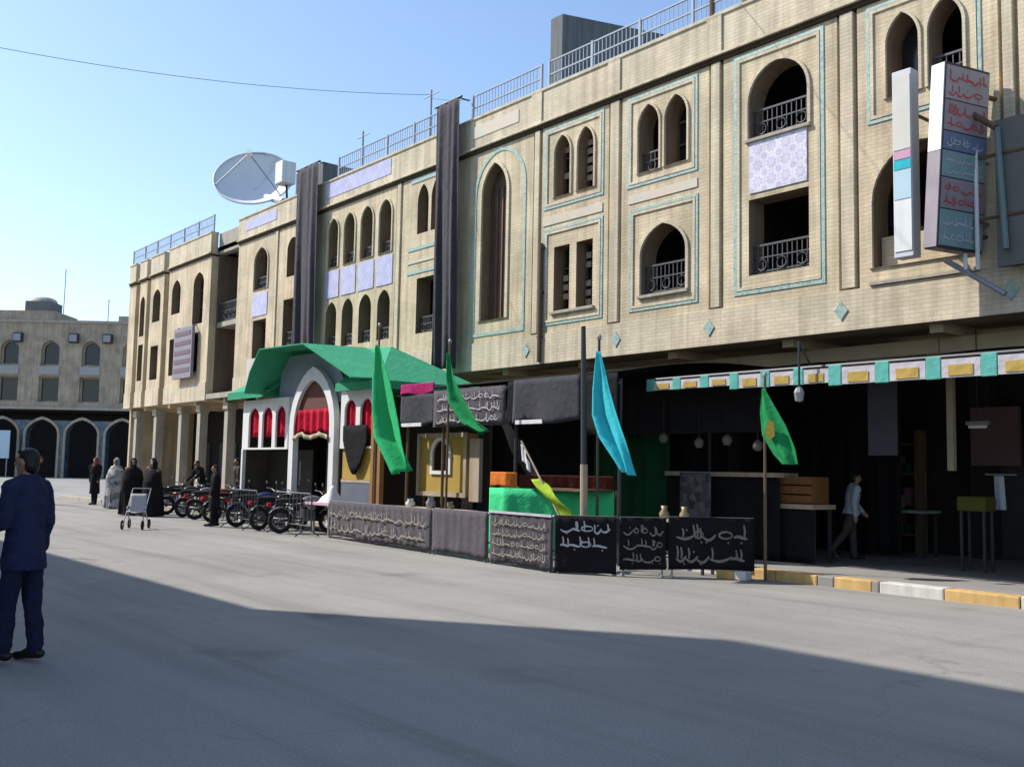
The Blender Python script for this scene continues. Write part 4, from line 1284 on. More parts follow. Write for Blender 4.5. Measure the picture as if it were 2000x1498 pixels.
# ------------------------------------------------------------------ green-roofed pavilion
V = thing('green_roofed_pavilion', 'green-roofed festival pavilion with white pointed arches and red curtains', 'pavilion', (-23.5, 13.5, 0))
def vb(name, mat, *b_, bevel=0):
    return MB().box(*b_).build(name, mat, V, world=True, bevel=bevel)
# main hip roof
e0, e1, yf, yb, ze = -28.35, -19.9, 12.3, 15.4, 3.66
r0, r1, yr, zr = -26.6, -22.0, 13.95, 4.88
m_ = MB()
m_.poly([(e0, yf, ze + .08), (-25.6, yf, ze + .06), (-25.6, yr, zr + .04), (r0, yr, zr + .05)])
m_.poly([(-21.9, yf, ze + .02), (e1, yf, ze), (r1, yr, zr - .1), (-22.1, yr, zr - .09)])
m_.poly([(-25.6, yf + .9, ze + .55), (-21.9, yf + .9, ze + .5), (-22.1, yr, zr - .09), (-25.6, yr, zr + .04)])
m_.poly([(e1, yf, ze), (e1, yb, ze), (r1, yr, zr - .1)])
m_.poly([(e1, yb, ze), (e0, yb, ze + .08), (r0, yr, zr + .05), (r1, yr, zr - .1)])
m_.poly([(e0, yb, ze + .08), (e0, yf, ze + .08), (r0, yr, zr + .05)])
m_.build('roof', GREENT, V, world=True, solid=.03)
# valance strips under the eaves
vb('valance', GREENT, e0, -25.9, yf - .03, yf, ze - .10, ze + .11)
vb('valance', GREENT, -21.9, e1, yf - .03, yf, ze - .16, ze + .03)
vb('valance', GREENT, e1, e1 + .03, yf, yb, ze - .16, ze + .03)
# projecting front gable (bent green sheet)
prof = [(-26.05, 3.62), (-25.75, 4.2), (-25.2, 4.78), (-22.7, 4.72), (-20.25, 3.72)]
m_ = MB()
for i in range(len(prof) - 1):
    (xa, za), (xb, zb) = prof[i], prof[i + 1]
    m_.poly([(xa, 11.75, za), (xb, 11.75, zb), (xb, 13.6, zb + .06), (xa, 13.6, za + .06)])
m_.build('gable_roof', GREENT, V, world=True, solid=.03)
# grey tympanum behind the gable and the white arch
tym = [(-25.7, 3.3), (-22.0, 3.3), (-22.0, 3.7), (-22.4, 4.2), (-22.85, 4.62), (-25.1, 4.66), (-25.6, 4.2)]
ar_o = arch(-24.58, -22.16, .05, 2.7, 4.24)
ar_i = arch(-24.34, -22.40, .05, 2.7, 3.90)
MB().prism(tym, 12.62, 12.66).build('tympanum', plain('slate_board', (.26, .31, .38), .7), V, world=True)
MB().ring(ar_o, ar_i, 12.42, 12.58).build('white_arch', WHITE, V, world=True)
MB().prism(arch(-24.34, -22.40, 2.65, 2.7, 3.90), 12.52, 12.55).build('arch_infill', plain('brown_red_board', (.13, .055, .04), .8), V, world=True)
dr = MB().grid(lambda u, v: (-24.34 + 1.94 * u, 12.46 + .035 * math.sin(34 * u), 3.12 - (.55 + .10 * abs(math.cos(2 * math.pi * u))) * v), 50, 6)
dr.build('red_curtain', RED, V, world=True, smooth=True, solid=.008)
fr = MB().grid(lambda u, v: (-24.34 + 1.94 * u, 12.40 + .03 * math.sin(30 * u), 2.55 - .10 * abs(math.cos(2 * math.pi * u)) - .12 * v), 40, 2)
fr.build('fringe', plain('gold_fringe', (.40, .36, .24), .8), V, world=True, smooth=True, solid=.008)
for k, xx in enumerate((-24.2, -23.6, -23.1, -22.6)):
    vb('inner_post', WOOD, xx - .06, xx + .06, 13.4, 13.5, .05, 3.0)
# wings
for (x0, x1, arcs, lab) in ((-27.7, -24.82, [(-27.3, -26.62), (-26.42, -25.78), (-25.58, -24.98)], 'l'), (-21.98, -20.35, [(-21.8, -21.25), (-21.05, -20.5)], 'r')):
    hs = [arch(a, b_, 2.15, 3.02, 3.3) for a, b_ in arcs]
    wall_bay(x0, x1, 2.1, 3.52, hs, Y=12.5, reveal=.06, mat=WHITE, parent=V, name='wing_arcade')
    for a, b_ in arcs:
        mb = MB().grid(lambda u, v, a=a, b_=b_: (a - .02 + (b_ - a + .04) * u, 12.6 + .03 * math.sin(14 * u), 3.3 - .85 * v), 14, 5)
        mb.build('red_panel', RED, V, world=True, smooth=True, solid=.008)
    if lab == 'l': vb('post', WHITE, x0 - .01, x0 + .10, 12.49, 12.6, .02, 2.1, bevel=.01)
    else: vb('post', WHITE, x1 - .10, x1 + .01, 12.49, 12.6, .02, 2.1, bevel=.01)
vb('back_wall', DARKIN, -27.7, -20.35, 15.0, 15.1, .02, 3.6)
vb('side_wall', DARKIN, -27.75, -27.65, 12.6, 15.0, .02, 3.6)
vb('floor', DARKM, -27.7, -20.35, 12.6, 15.0, .0, .05)
vb('screen', plain('grey_green_panel', (.05, .047, .042), .8), -27.6, -24.85, 13.3, 13.34, .05, 2.1)
# ochre painted side panel low on the right wing
vb('ochre_panel', OCHRE, -21.9, -20.5, 12.55, 12.59, 1.35, 2.15)
vb('ochre_panel_edge', PALEWOOD, -21.9, -20.5, 12.52, 12.548, 1.27, 1.345)
mb = MB().grid(lambda u, v: (-21.75 + 1.15 * u, 12.45, 2.66 - (.35 + .85 * math.sin(math.pi * u)) * v), 14, 6)
mb.build('dark_drape', BLACK, V, world=True, smooth=True, solid=.008)
vb('base_board', plain('bluegrey_panel', (.13, .15, .19), .8), -21.9, -20.5, 12.53, 12.58, .5, 1.26)
for xx in (-20.25, -19.95):
    vb('timber_post', plain('orange_timber', (.30, .15, .05), .7), xx - .06, xx + .06, 12.38, 12.5, .02, 3.4)

solo(MB().box(-28.95, -27.95, 13.1, 13.16, 3.85, 4.9), 'pale_board', plain('pinkish_board', (.62, .56, .52), .8, .3, 2), 'pinkish white board standing behind the left end of the green roof', 'board')
# white bundle on a pink-topped table
t = thing('pink_table', 'low table with a pink top in front of the pavilion', 'table', (-21.9, 12.0, 0))
MB().box(-22.7, -21.1, 11.75, 12.25, .72, .78).build('top', plain('pink_top', (.62, .38, .48), .7), t, world=True)
for xx in (-22.6, -21.2):
    for yy in (11.8, 12.15): MB().box(xx, xx + .05, yy, yy + .05, 0, .72).build('leg', METAL, t, world=True)
mb = MB().grid(lambda u, v: (-21.75 + .62 * u, 11.8 + .42 * v, .785 + (.42 * math.sin(math.pi * u) ** .6 * math.sin(math.pi * v) ** .6 if 0 < u < 1 and 0 < v < 1 else 0) * (.55 + .5 * u + .16 * math.sin(9 * u + 5 * v))), 18, 14)
mb.poly([(-21.75, 11.8, .784), (-21.13, 11.8, .784), (-21.13, 12.22, .784), (-21.75, 12.22, .784)])
solo(mb, 'white_bundle', WHITEC, 'white cloth bundle on the pink table', 'bundle', smooth=True)

# ------------------------------------------------------------------ projecting shop signs (upper right)
def print_rows(x_n, rows, seed):
    pass
t = thing('narrow_sign', 'narrow pale vertical sign box projecting from the facade, left of the colourful sign', 'sign', (-8.38, 15.2, 5.22))
sx = .34
MB().box(-.17, .17, -.12, .12, 0, 3.15).build('box', plain('sign_grey', (.55, .57, .60), .5, .12, 2), t, bevel=.012)
for k, (z0, z1, mt) in enumerate(((.1, .95, WHITE), (.97, 1.45, BLUEP), (1.47, 1.62, CYAN), (1.64, 1.78, plain('sign_pink', (.55, .32, .42), .6)), (1.8, 3.05, plain('sign_cream', (.60, .58, .52), .6)))):
    MB().box(-.15, .15, -.134, -.121, z0, z1).build('front_panel', mt, t)
for zz in (.6, 2.5): MB().tube([(0, .1, zz), (0, .9, zz)], .03, 6).build('bracket', DARKM, t)
t = thing('colourful_sign', 'tall double-sided sign with red and blue lettering and a bright white edge at upper right', 'sign', (-7.72, 15.4, 5.25), R(-14))
t.rotation_euler = (0, R(4.5), R(-14))
SB = plain('sign_blue_face', (.14, .20, .34), .5, .35, 2.5)
ST = plain('sign_teal_face', (.22, .34, .36), .5, .35, 2.5)
SP = plain('sign_plum_face', (.30, .26, .29), .5, .35, 2.5)
SR = plain('sign_red_ink', (.50, .06, .07), .5, .2, 3)
MB().box(-.13, .13, -.5, .5, 0, 2.95).build('box', DARKM, t, bevel=.01)
MB().box(-.125, .125, -.52, -.502, 1.55, 2.93).build('white_edge', plain('bright_white_sheet', (.82, .83, .82), .5, .04), t)
MB().box(-.125, .125, -.52, -.502, .02, 1.54).build('dark_edge', SP, t)
for k, (z0, z1, mt) in enumerate(((.05, .62, ST), (.64, 1.12, SP), (1.14, 1.55, ST), (1.57, 1.85, SB), (1.87, 2.35, SP), (2.37, 2.9, plain('sign_grey_face', (.34, .32, .33), .5, .3, 2)))):
    pn = MB().box(.131, .145, -.48, .48, z0, z1).build('face_panel', mt, t)
    s_ = strokes(-.42, .42, z0 + .04, z1 - .03, 60 + k, 2 if z1 - z0 > .4 else 1, 1.5)
    for i, q in enumerate(s_.v): s_.v[i] = Vector((.15 - q.y * .3, q.x, q.z))
    tag(s_.build('lettering', SR if k in (1, 4, 5) else INKW, pn), kind='stuff')
MB().tube([(.0, .4, 2.6), (0.1, .75, 2.55)], .04, 6).build('bracket', WOOD, t)
MB().tube([(.0, .4, .3), (0.1, .75, .3)], .04, 6).build('bracket', WOOD, t)
# steel frame with grey board at the right edge
t = thing('steel_frame', 'white-painted steel sign frame with slanting braces at the right edge of the facade', 'frame', (-7.3, 15.6, 4.6))
for xx in (-7.62, -7.42): MB().tube([(xx, 15.6, 4.95), (xx, 15.6, 6.9)], .035, 8).build('upright', WHITE, t, world=True)
MB().tube([(-7.75, 15.5, 7.75), (-7.05, 15.5, 7.15)], .05, 8).build('top_brace', WOOD, t, world=True)
MB().tube([(-7.95, 15.6, 5.18), (-7.0, 15.6, 4.5)], .045, 8).build('bottom_brace', METAL, t, world=True)
for zz in (6.75, 5.75): MB().tube([(-7.7, 15.62, zz), (-6.6, 15.62, zz)], .03, 6).build('cross_bar', WOOD, t, world=True)
MB().tube([(-7.05, 15.55, 7.15), (-6.95, 15.55, 5.2)], .05, 8).build('post', plain('teal_grey_paint', (.16, .22, .22), .6), t, world=True)
for zz in (6.75, 5.75): MB().tube([(-7.42, 15.62, zz), (-7.42, 16.0, zz)], .025, 6).build('wall_tie', METAL, t, world=True)
solo(MB().box(-7.12, -5.2, 15.62, 15.68, 4.95, 7.3), 'grey_board', plain('grey_board_paint', (.15, .145, .135), .7, .15, 2), 'large plain grey board fixed to the facade at the right edge', 'board')
# white-lettered sign on the far left block
t = thing('hanging_sign', 'whitish vertical sign with purple lines hung on the far left block', 'sign', (-41.2, 15.8, 5.25))
MB().box(-1.0, 1.0, -.06, .06, 0, 2.15).build('board', plain('greyish_sign', (.25, .23, .26), .6, .2, 2), t, bevel=.01)
for k, zz in enumerate((.25, .62, 1.0, 1.4, 1.8)): MB().box(-.85, .85, -.075, -.062, zz, zz + .18).build('line_strip', PURPLE_IN, t)
for xx in (-.8, .8): MB().tube([(xx, .0, 2.2), (xx, .25, 2.2)], .03, 6).build('bracket', METAL, t)

# ------------------------------------------------------------------ overhead cable
def cable(a, b_, sag, r, label):
    a, b_ = Vector(a), Vector(b_)
    pts = [a.lerp(b_, t / 40) - Vector((0, 0, 4 * sag * (t / 40) * (1 - t / 40))) for t in range(41)]
    mb = MB().tube(pts, r, 5)
    solo(mb, 'cable', CABLEM, label, 'cable')
cable((-24.1, 16.4, 12.8), (-28.3, -2.0, 12.3), .72, .008, 'thin overhead cable sagging across the sky to the tall mast')
cable((-21.7, 16.1, 11.9), (-24.1, 16.4, 12.7), .05, .008, 'short cable from the tall mast to the top of the black cloth')
cable((-13.2, 16.1, 12.5), (-18.0, -1.5, 15.0), .5, .008, 'faint high overhead cable near the top of the sky')

# ------------------------------------------------------------------ far building closing the square
FZ = 110.0
def fp(s, d=0.0): # s metres to the right of the view axis, d metres further away
    q = F0 * (FZ + d) + R0 * s
    return q
FB = thing('far_building', 'far tan building in shade with arched windows and a blue-tiled ground floor arcade', 'building', tuple(fp(-50)), math.atan2(R0.y, R0.x))
k_ = FZ / 1950
def X_(px): return (px - 1000) * k_ + 50.0
def Z_(py, px=125): return 1.6 + ((922 - .02 * (1000 - px)) - py) * k_
def far_wall(x0, x1, z0, z1, holes, name, mat, y=0.0, reveal=.7):
    fb = bpy.data.objects.new('tmp', None)
    o = wall_bay(x0, x1, z0, z1, holes, Y=y, reveal=reveal, mat=mat, parent=zero, name=name)
    o.parent = FB
    return o
zero = bpy.data.objects.new('zero', None)
z_band = Z_(800); z_top = Z_(630)
ups, los = [], []
for i in range(-2, 5):
    px = 12 + i * 80
    ups.append(arch(X_(px - 18), X_(px + 18), Z_(714), Z_(682), Z_(664)))
    los.append(rect(X_(px - 20), X_(px + 20), Z_(786), Z_(736)))
def fwin(loop, y=.45):
    fr = MB().ring(loop, inset(loop, .16), y, y + .12).build('window', BRICK_FAR, FB)
    MB().prism(inset(loop, .1), y + .14, y + .2).build('pane', GLASS, fr)
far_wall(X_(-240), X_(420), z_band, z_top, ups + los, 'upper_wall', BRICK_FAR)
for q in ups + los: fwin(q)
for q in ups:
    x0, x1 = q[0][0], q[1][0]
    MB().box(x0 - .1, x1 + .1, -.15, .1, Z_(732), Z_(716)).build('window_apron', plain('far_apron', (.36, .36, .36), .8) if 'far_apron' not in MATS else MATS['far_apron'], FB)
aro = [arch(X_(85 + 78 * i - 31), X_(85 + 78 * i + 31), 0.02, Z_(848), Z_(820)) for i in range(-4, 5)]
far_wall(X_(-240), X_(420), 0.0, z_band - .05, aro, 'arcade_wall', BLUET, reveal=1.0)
for q in aro:
    MB().ring(arch(q[0][0] - .25, q[1][0] + .25, .02, Z_(848), Z_(820) + .3), arch(q[0][0] + .01, q[1][0] - .01, .03, Z_(848), Z_(820) - .01), -.12, .0).build('arch_rim', BRICK_FAR, FB)
MB().box(X_(-240), X_(420), -.3, .3, z_band - .05, z_band + .25).build('band', CONC, FB)
MB().box(X_(-240), X_(420), -.2, .4, z_top, z_top + .3).build('coping', CONC, FB)
MB().box(X_(-240), X_(95), .1, 6, z_top + .3, Z_(606)).build('upper_block', BRICK_FAR, FB)
MB().box(X_(222), X_(330), .05, 4, z_top + .3, Z_(614)).build('upper_block', BRICK_FAR, FB)
rt_ = MB().box(X_(28), X_(78), 1, 4, Z_(606), Z_(584)).build('roof_hut', DARKCONC, FB)
MB().lathe([(1.45, 0), (1.3, .35), (.8, .6), (.02, .7)], (X_(53), 2.5, Z_(584)), 14).build('hut_cap', CONC, rt_, smooth=True)
MB().box(X_(-240), X_(420), 9.5, 10, 0, z_top).build('rear_wall', BRICK_FAR, FB)
MB().box(X_(-240), X_(420), 1.2, 9.5, z_top - .4, z_top - .1).build('roof_slab', DARKCONC, FB)
MB().box(X_(-240), X_(420), 3.2, 3.5, 0, z_band).build('inner_wall', SHOP, FB)
MB().box(X_(-240), X_(420), 3.2, 3.5, z_band + .3, z_top - .45).build('inner_wall', DARKIN, FB)
MB().box(X_(-240), X_(420), .8, 9.4, z_band - .3, z_band - .08).build('floor_slab', SHOP, FB)
for px, wl in ((30, 'left dark box high on the far building wall, below the roof hut'), (140, 'middle dark box high on the far building wall'), (206, 'right dark box on the far building wall, nearest the long building')):
    a_ = thing('wall_unit', wl, 'air conditioner', tuple(fp(X_(px) - 50, -.4) + U0 * Z_(668)), math.atan2(R0.y, R0.x), 'dark boxes on the far building wall')
    MB().box(-.5, .5, -.25, .25, -.1, .95).build('casing', DARKM, a_, bevel=.04)
    MB().box(-.4, .4, -.28, -.252, .05, .8).build('grille', METAL, a_)
    MB().tube([(-.4, .2, -.05), (-.4, .4, -.05)], .05, 6).build('bracket', DARKM, a_)
for (px, y0, y1, lab) in ((97, 606, 515, 'tall faint mast on the left part of the far building roof'), (187, 630, 575, 'shorter faint mast on the right part of the far building roof')):
    q = fp(X_(px) - 50, 2.0)
    mast(q.x, q.y, Z_(y0), Z_(y1), lab, .05)
# pale blue board under the far arcade
q = fp(X_(20) - 50, -2.2)
t = thing('blue_board', 'pale blue board standing before the far arcade behind the man in blue', 'board', tuple(q), math.atan2(R0.y, R0.x))
MB().box(-1.3, 1.3, -.05, .05, 2.0, 5.0).build('panel', BLUEP, t)
for xx in (-1.1, 1.1): MB().tube([(xx, 0, 0), (xx, 0, 2.1)], .06, 6).build('leg', METAL, t)

# ------------------------------------------------------------------ near-side building (behind the camera, casts the foreground shade)
NB = thing('near_building', 'tan brick building on the near side of the street, its taller part to the right', 'building', (-25, -8, 0))
def near(x0, x1, h):
    hs = []
    n = int((x1 - x0) / 3.2)
    for i in range(n):
        xc = x0 + (x1 - x0) * (i + .5) / n
        for z_ in [q for q in (5.2, 8.4, 11.6, 14.4) if q + 2.4 < h]:
            hs.append(rect(xc - .7, xc + .7, z_, z_ + 1.7))
        hs.append(arch(xc - 1.15, xc + 1.15, .02, 2.6, 3.5))
    wall_bay(x0, x1, 0, h, hs, Y=-1.5, reveal=-.5, mat=BRICK, parent=NB, name='street_wall')
    MB().box(x0, x1, -14, -13.8, 0, h).build('rear_wall', BRICK, NB, world=True)
    MB().box(x0, x1, -4.2, -4.0, 0, h).build('inner_wall', DARKIN, NB, world=True)
    MB().box(x0, x0 + .3, -13.8, -1.8, 0, h).build('side_wall', BRICK, NB, world=True)
    MB().box(x1 - .3, x1, -13.8, -1.8, 0, h).build('side_wall', BRICK, NB, world=True)
    MB().box(x0, x1, -14, -1.6, h, h + .25).build('roof', DARKCONC, NB, world=True)
    MB().box(x0, x1, -3.9, -1.9, 4.3, 4.5).build('floor_slab', DARKIN, NB, world=True)
near(-46, -19.9, 10.75)
near(-19.9, -7.5, 15.85)

mast(-28.3, -2.0, 10.85, 12.6, 'thin mast on the near roof holding the other end of the overhead cable')

# ------------------------------------------------------------------ motorcycles
BIKEM = plain('bike_metal', (.12, .12, .125), .4, .2, 5, metal=.6)
def motorcycle(label, loc, rz, tank_mat, first=None):
    t = thing('motorcycle', label, 'motorcycle', loc, rz, 'motorcycles parked in a row by the kerb')
    if first:
        for ch in [x_ for x_ in C.objects if x_.parent == first]:
            c = copy_tree(ch, t)
            if ch.name.startswith(('tank', 'mudguard')): c.data = c.data.copy(); c.data.materials.clear(); c.data.materials.append(tank_mat)
        return t
    for xx, nm in ((.62, 'front'), (-.62, 'rear')):
        wh = MB().torus((xx, 0, .30), (0, 1, 0), .25, .05, 22, 8).build('wheel', RUBBER, t, smooth=True)
        MB().torus((xx, 0, .30), (0, 1, 0), .2, .015, 20, 6).build('rim', BIKEM, wh, smooth=True)
        sp_ = MB()
        for k in range(9):
            a = k * 2 * math.pi / 9
            sp_.tube([(xx, .0, .30), (xx + .2 * math.cos(a), 0, .30 + .2 * math.sin(a))], .006, 4)
        sp_.tube([(xx, -.06, .30), (xx, .06, .30)], .045, 8)
        sp_.build('spokes', BIKEM, wh)
        mg = MB().grid(lambda u, v, xx=xx: (xx + .33 * math.cos(.25 + 2.3 * u), -.07 + .14 * v, .30 + .33 * math.sin(.25 + 2.3 * u)), 12, 3)
        mg.build('mudguard', tank_mat, t, smooth=True, solid=.008)
    f_ = MB()
    f_.tube([(.42, 0, .86), (.1, 0, .38), (-.25, 0, .34), (-.3, 0, .66), (-.75, 0, .72)], .025, 6)
    f_.tube([(.42, 0, .82), (-.3, 0, .66)], .025, 6)
    f_.tube([(-.62, .09, .30), (-.22, .09, .38)], .02, 6)
    f_.tube([(-.62, -.09, .30), (-.22, -.09, .38)], .02, 6)
    f_.build('frame', DARKM, t)
    fk = MB()
    for s in (-.075, .075): fk.tube([(.62, s, .30), (.42, s, .92)], .02, 6)
    fk.build('fork', BIKEM, t)
    hb = MB().tube([(.30, -.34, 1.04), (.40, -.2, 1.02), (.42, 0, .95), (.40, .2, 1.02), (.30, .34, 1.04)], .014, 6)
    hb.build('handlebar', BIKEM, t)
    tk = MB().ell((.16, 0, .80), .27, .13, .13, 14, 8)
    tk.build('tank', tank_mat, t, smooth=True)
    st = MB().ell((-.36, 0, .80), .40, .13, .07, 14, 8)
    st.build('seat', RUBBER, t, smooth=True)
    en = MB().box(-.08, .2, -.12, .12, .3, .58)
    for k in range(4): en.box(-.1, .22, -.14, .14, .42 + k * .04, .435 + k * .04)
    en.build('engine', BIKEM, t, bevel=.01)
    MB().tube([(.15, .12, .34), (-.1, .15, .27), (-.75, .16, .34)], [.022, .025, .045], 8).build('exhaust', BIKEM, t, smooth=True)
    MB().ell((.53, 0, .90), .09, .09, .09, 10, 8).build('headlight', BIKEM, t, smooth=True)
    MB().box(-.95, -.86, -.06, .06, .66, .74).build('tail_light', RED, t, bevel=.01)
    for s in (-.3, .3): 
        mr = MB().tube([(.34, s, 1.03), (.32, s * 1.15, 1.17)], .007, 5)
        mr.obox((.31, s * 1.18, 1.2), (.008, 0, 0), (0, .05, 0), (0, 0, .035))
        mr.build('mirror', DARKM, t)
    MB().tube([(-.1, .1, .32), (-.16, .3, .02)], .012, 5).build('side_stand', BIKEM, t)
    return t
tm = [plain('bike_black', (.02, .02, .022), .25, .1), plain('bike_red', (.22, .02, .02), .25, .1), plain('bike_blue', (.03, .05, .16), .25, .1), plain('bike_silver', (.16, .165, .17), .3, .1)]
b0 = motorcycle('black motorcycle at the far left end of the parked row, next to the women', (-34.3, 12.9, 0), R(100), tm[0])
for lab, loc, rz, mt in (
    ('black motorcycle second from the left in the parked row', (-32.4, 12.75, 0), R(82), tm[0]),
    ('silver motorcycle third from the left in the parked row', (-30.7, 12.6, 0), R(96), tm[3]),
    ('dark red motorcycle in the middle of the parked row', (-29.1, 12.4, 0), R(78), tm[1]),
    ('black motorcycle left of the standing figure in black', (-27.5, 12.2, 0), R(93), tm[0]),
    ('dark blue motorcycle right of the standing figure in black', (-25.3, 12.0, 0), R(85), tm[2]),
    ('black motorcycle before the white arch of the pavilion', (-23.9, 11.9, 0), R(100), tm[0]),
    ('silver motorcycle nearest the barrier, right end of the row', (-22.4, 11.85, 0), R(76), tm[3])):
    motorcycle(lab, loc, rz, mt, b0)

# crowd-control barriers
def crowd_barrier(label, loc, rz):
    t = thing('crowd_barrier', label, 'barrier', loc, rz, 'metal crowd barriers in front of the pavilion')
    MB().tube([(-1, 0, .12), (-1, 0, .9), (-.92, 0, 1.0), (.92, 0, 1.0), (1, 0, .9), (1, 0, .12)], .02, 6).build('frame', BIKEM, t)
    MB().tube([(-1, 0, .25), (1, 0, .25)], .016, 6).build('lower_rail', BIKEM, t)
    for i in range(9): 
        xx = -.8 + i * .2
        MB().tube([(xx, 0, .25), (xx, 0, 1.0)], .009, 5).build('bar', BIKEM, t)
    for xx in (-.8, .8): MB().tube([(xx, -.3, .012), (xx, 0, .2), (xx, .3, .012)], .016, 5).build('foot', BIKEM, t)
    return t
crowd_barrier('grey metal crowd barrier in front of the white arch, left one', (-24.7, 11.25, 0), R(-4))
crowd_barrier('grey metal crowd barrier touching the lettered barrier panel', (-22.1, 11.35, 0), R(-2))

# ------------------------------------------------------------------ people
WR = bpy.data.textures.new('wrinkles', 'CLOUDS')
WR.noise_scale = .09
WR.noise_depth = 3
def blob(mb, name, mat, parent, voxel=.014, smooth_it=6, wrinkle=0):
    me = mb.mesh(name + '_raw', None)
    o = bpy.data.objects.new(name, me)
    C.objects.link(o)
    md = o.modifiers.new('r', 'REMESH'); md.mode = 'VOXEL'; md.voxel_size = voxel
    if smooth_it:
        ms = o.modifiers.new('s', 'SMOOTH'); ms.iterations = smooth_it; ms.factor = .5
    if wrinkle:
        mw = o.modifiers.new('w', 'DISPLACE'); mw.texture = WR; mw.strength = wrinkle; mw.mid_level = .5; mw.texture_coords = 'GLOBAL'
    dg = bpy.context.evaluated_depsgraph_get()
    nm = bpy.data.meshes.new_from_object(o.evaluated_get(dg))
    o.modifiers.clear()
    o.data = nm
    bpy.data.meshes.remove(me)
    nm.name = name
    nm.materials.clear()
    nm.materials.append(mat)
    nm.polygons.foreach_set('use_smooth', [True] * len(nm.polygons))
    o.parent = parent
    return o

def rotx(v, a):                             # rotate about x (pitch forward for positive a: +z -> +y)
    c, s = math.cos(a), math.sin(a)
    return Vector((v.x, v.y * c + v.z * s, -v.y * s + v.z * c))

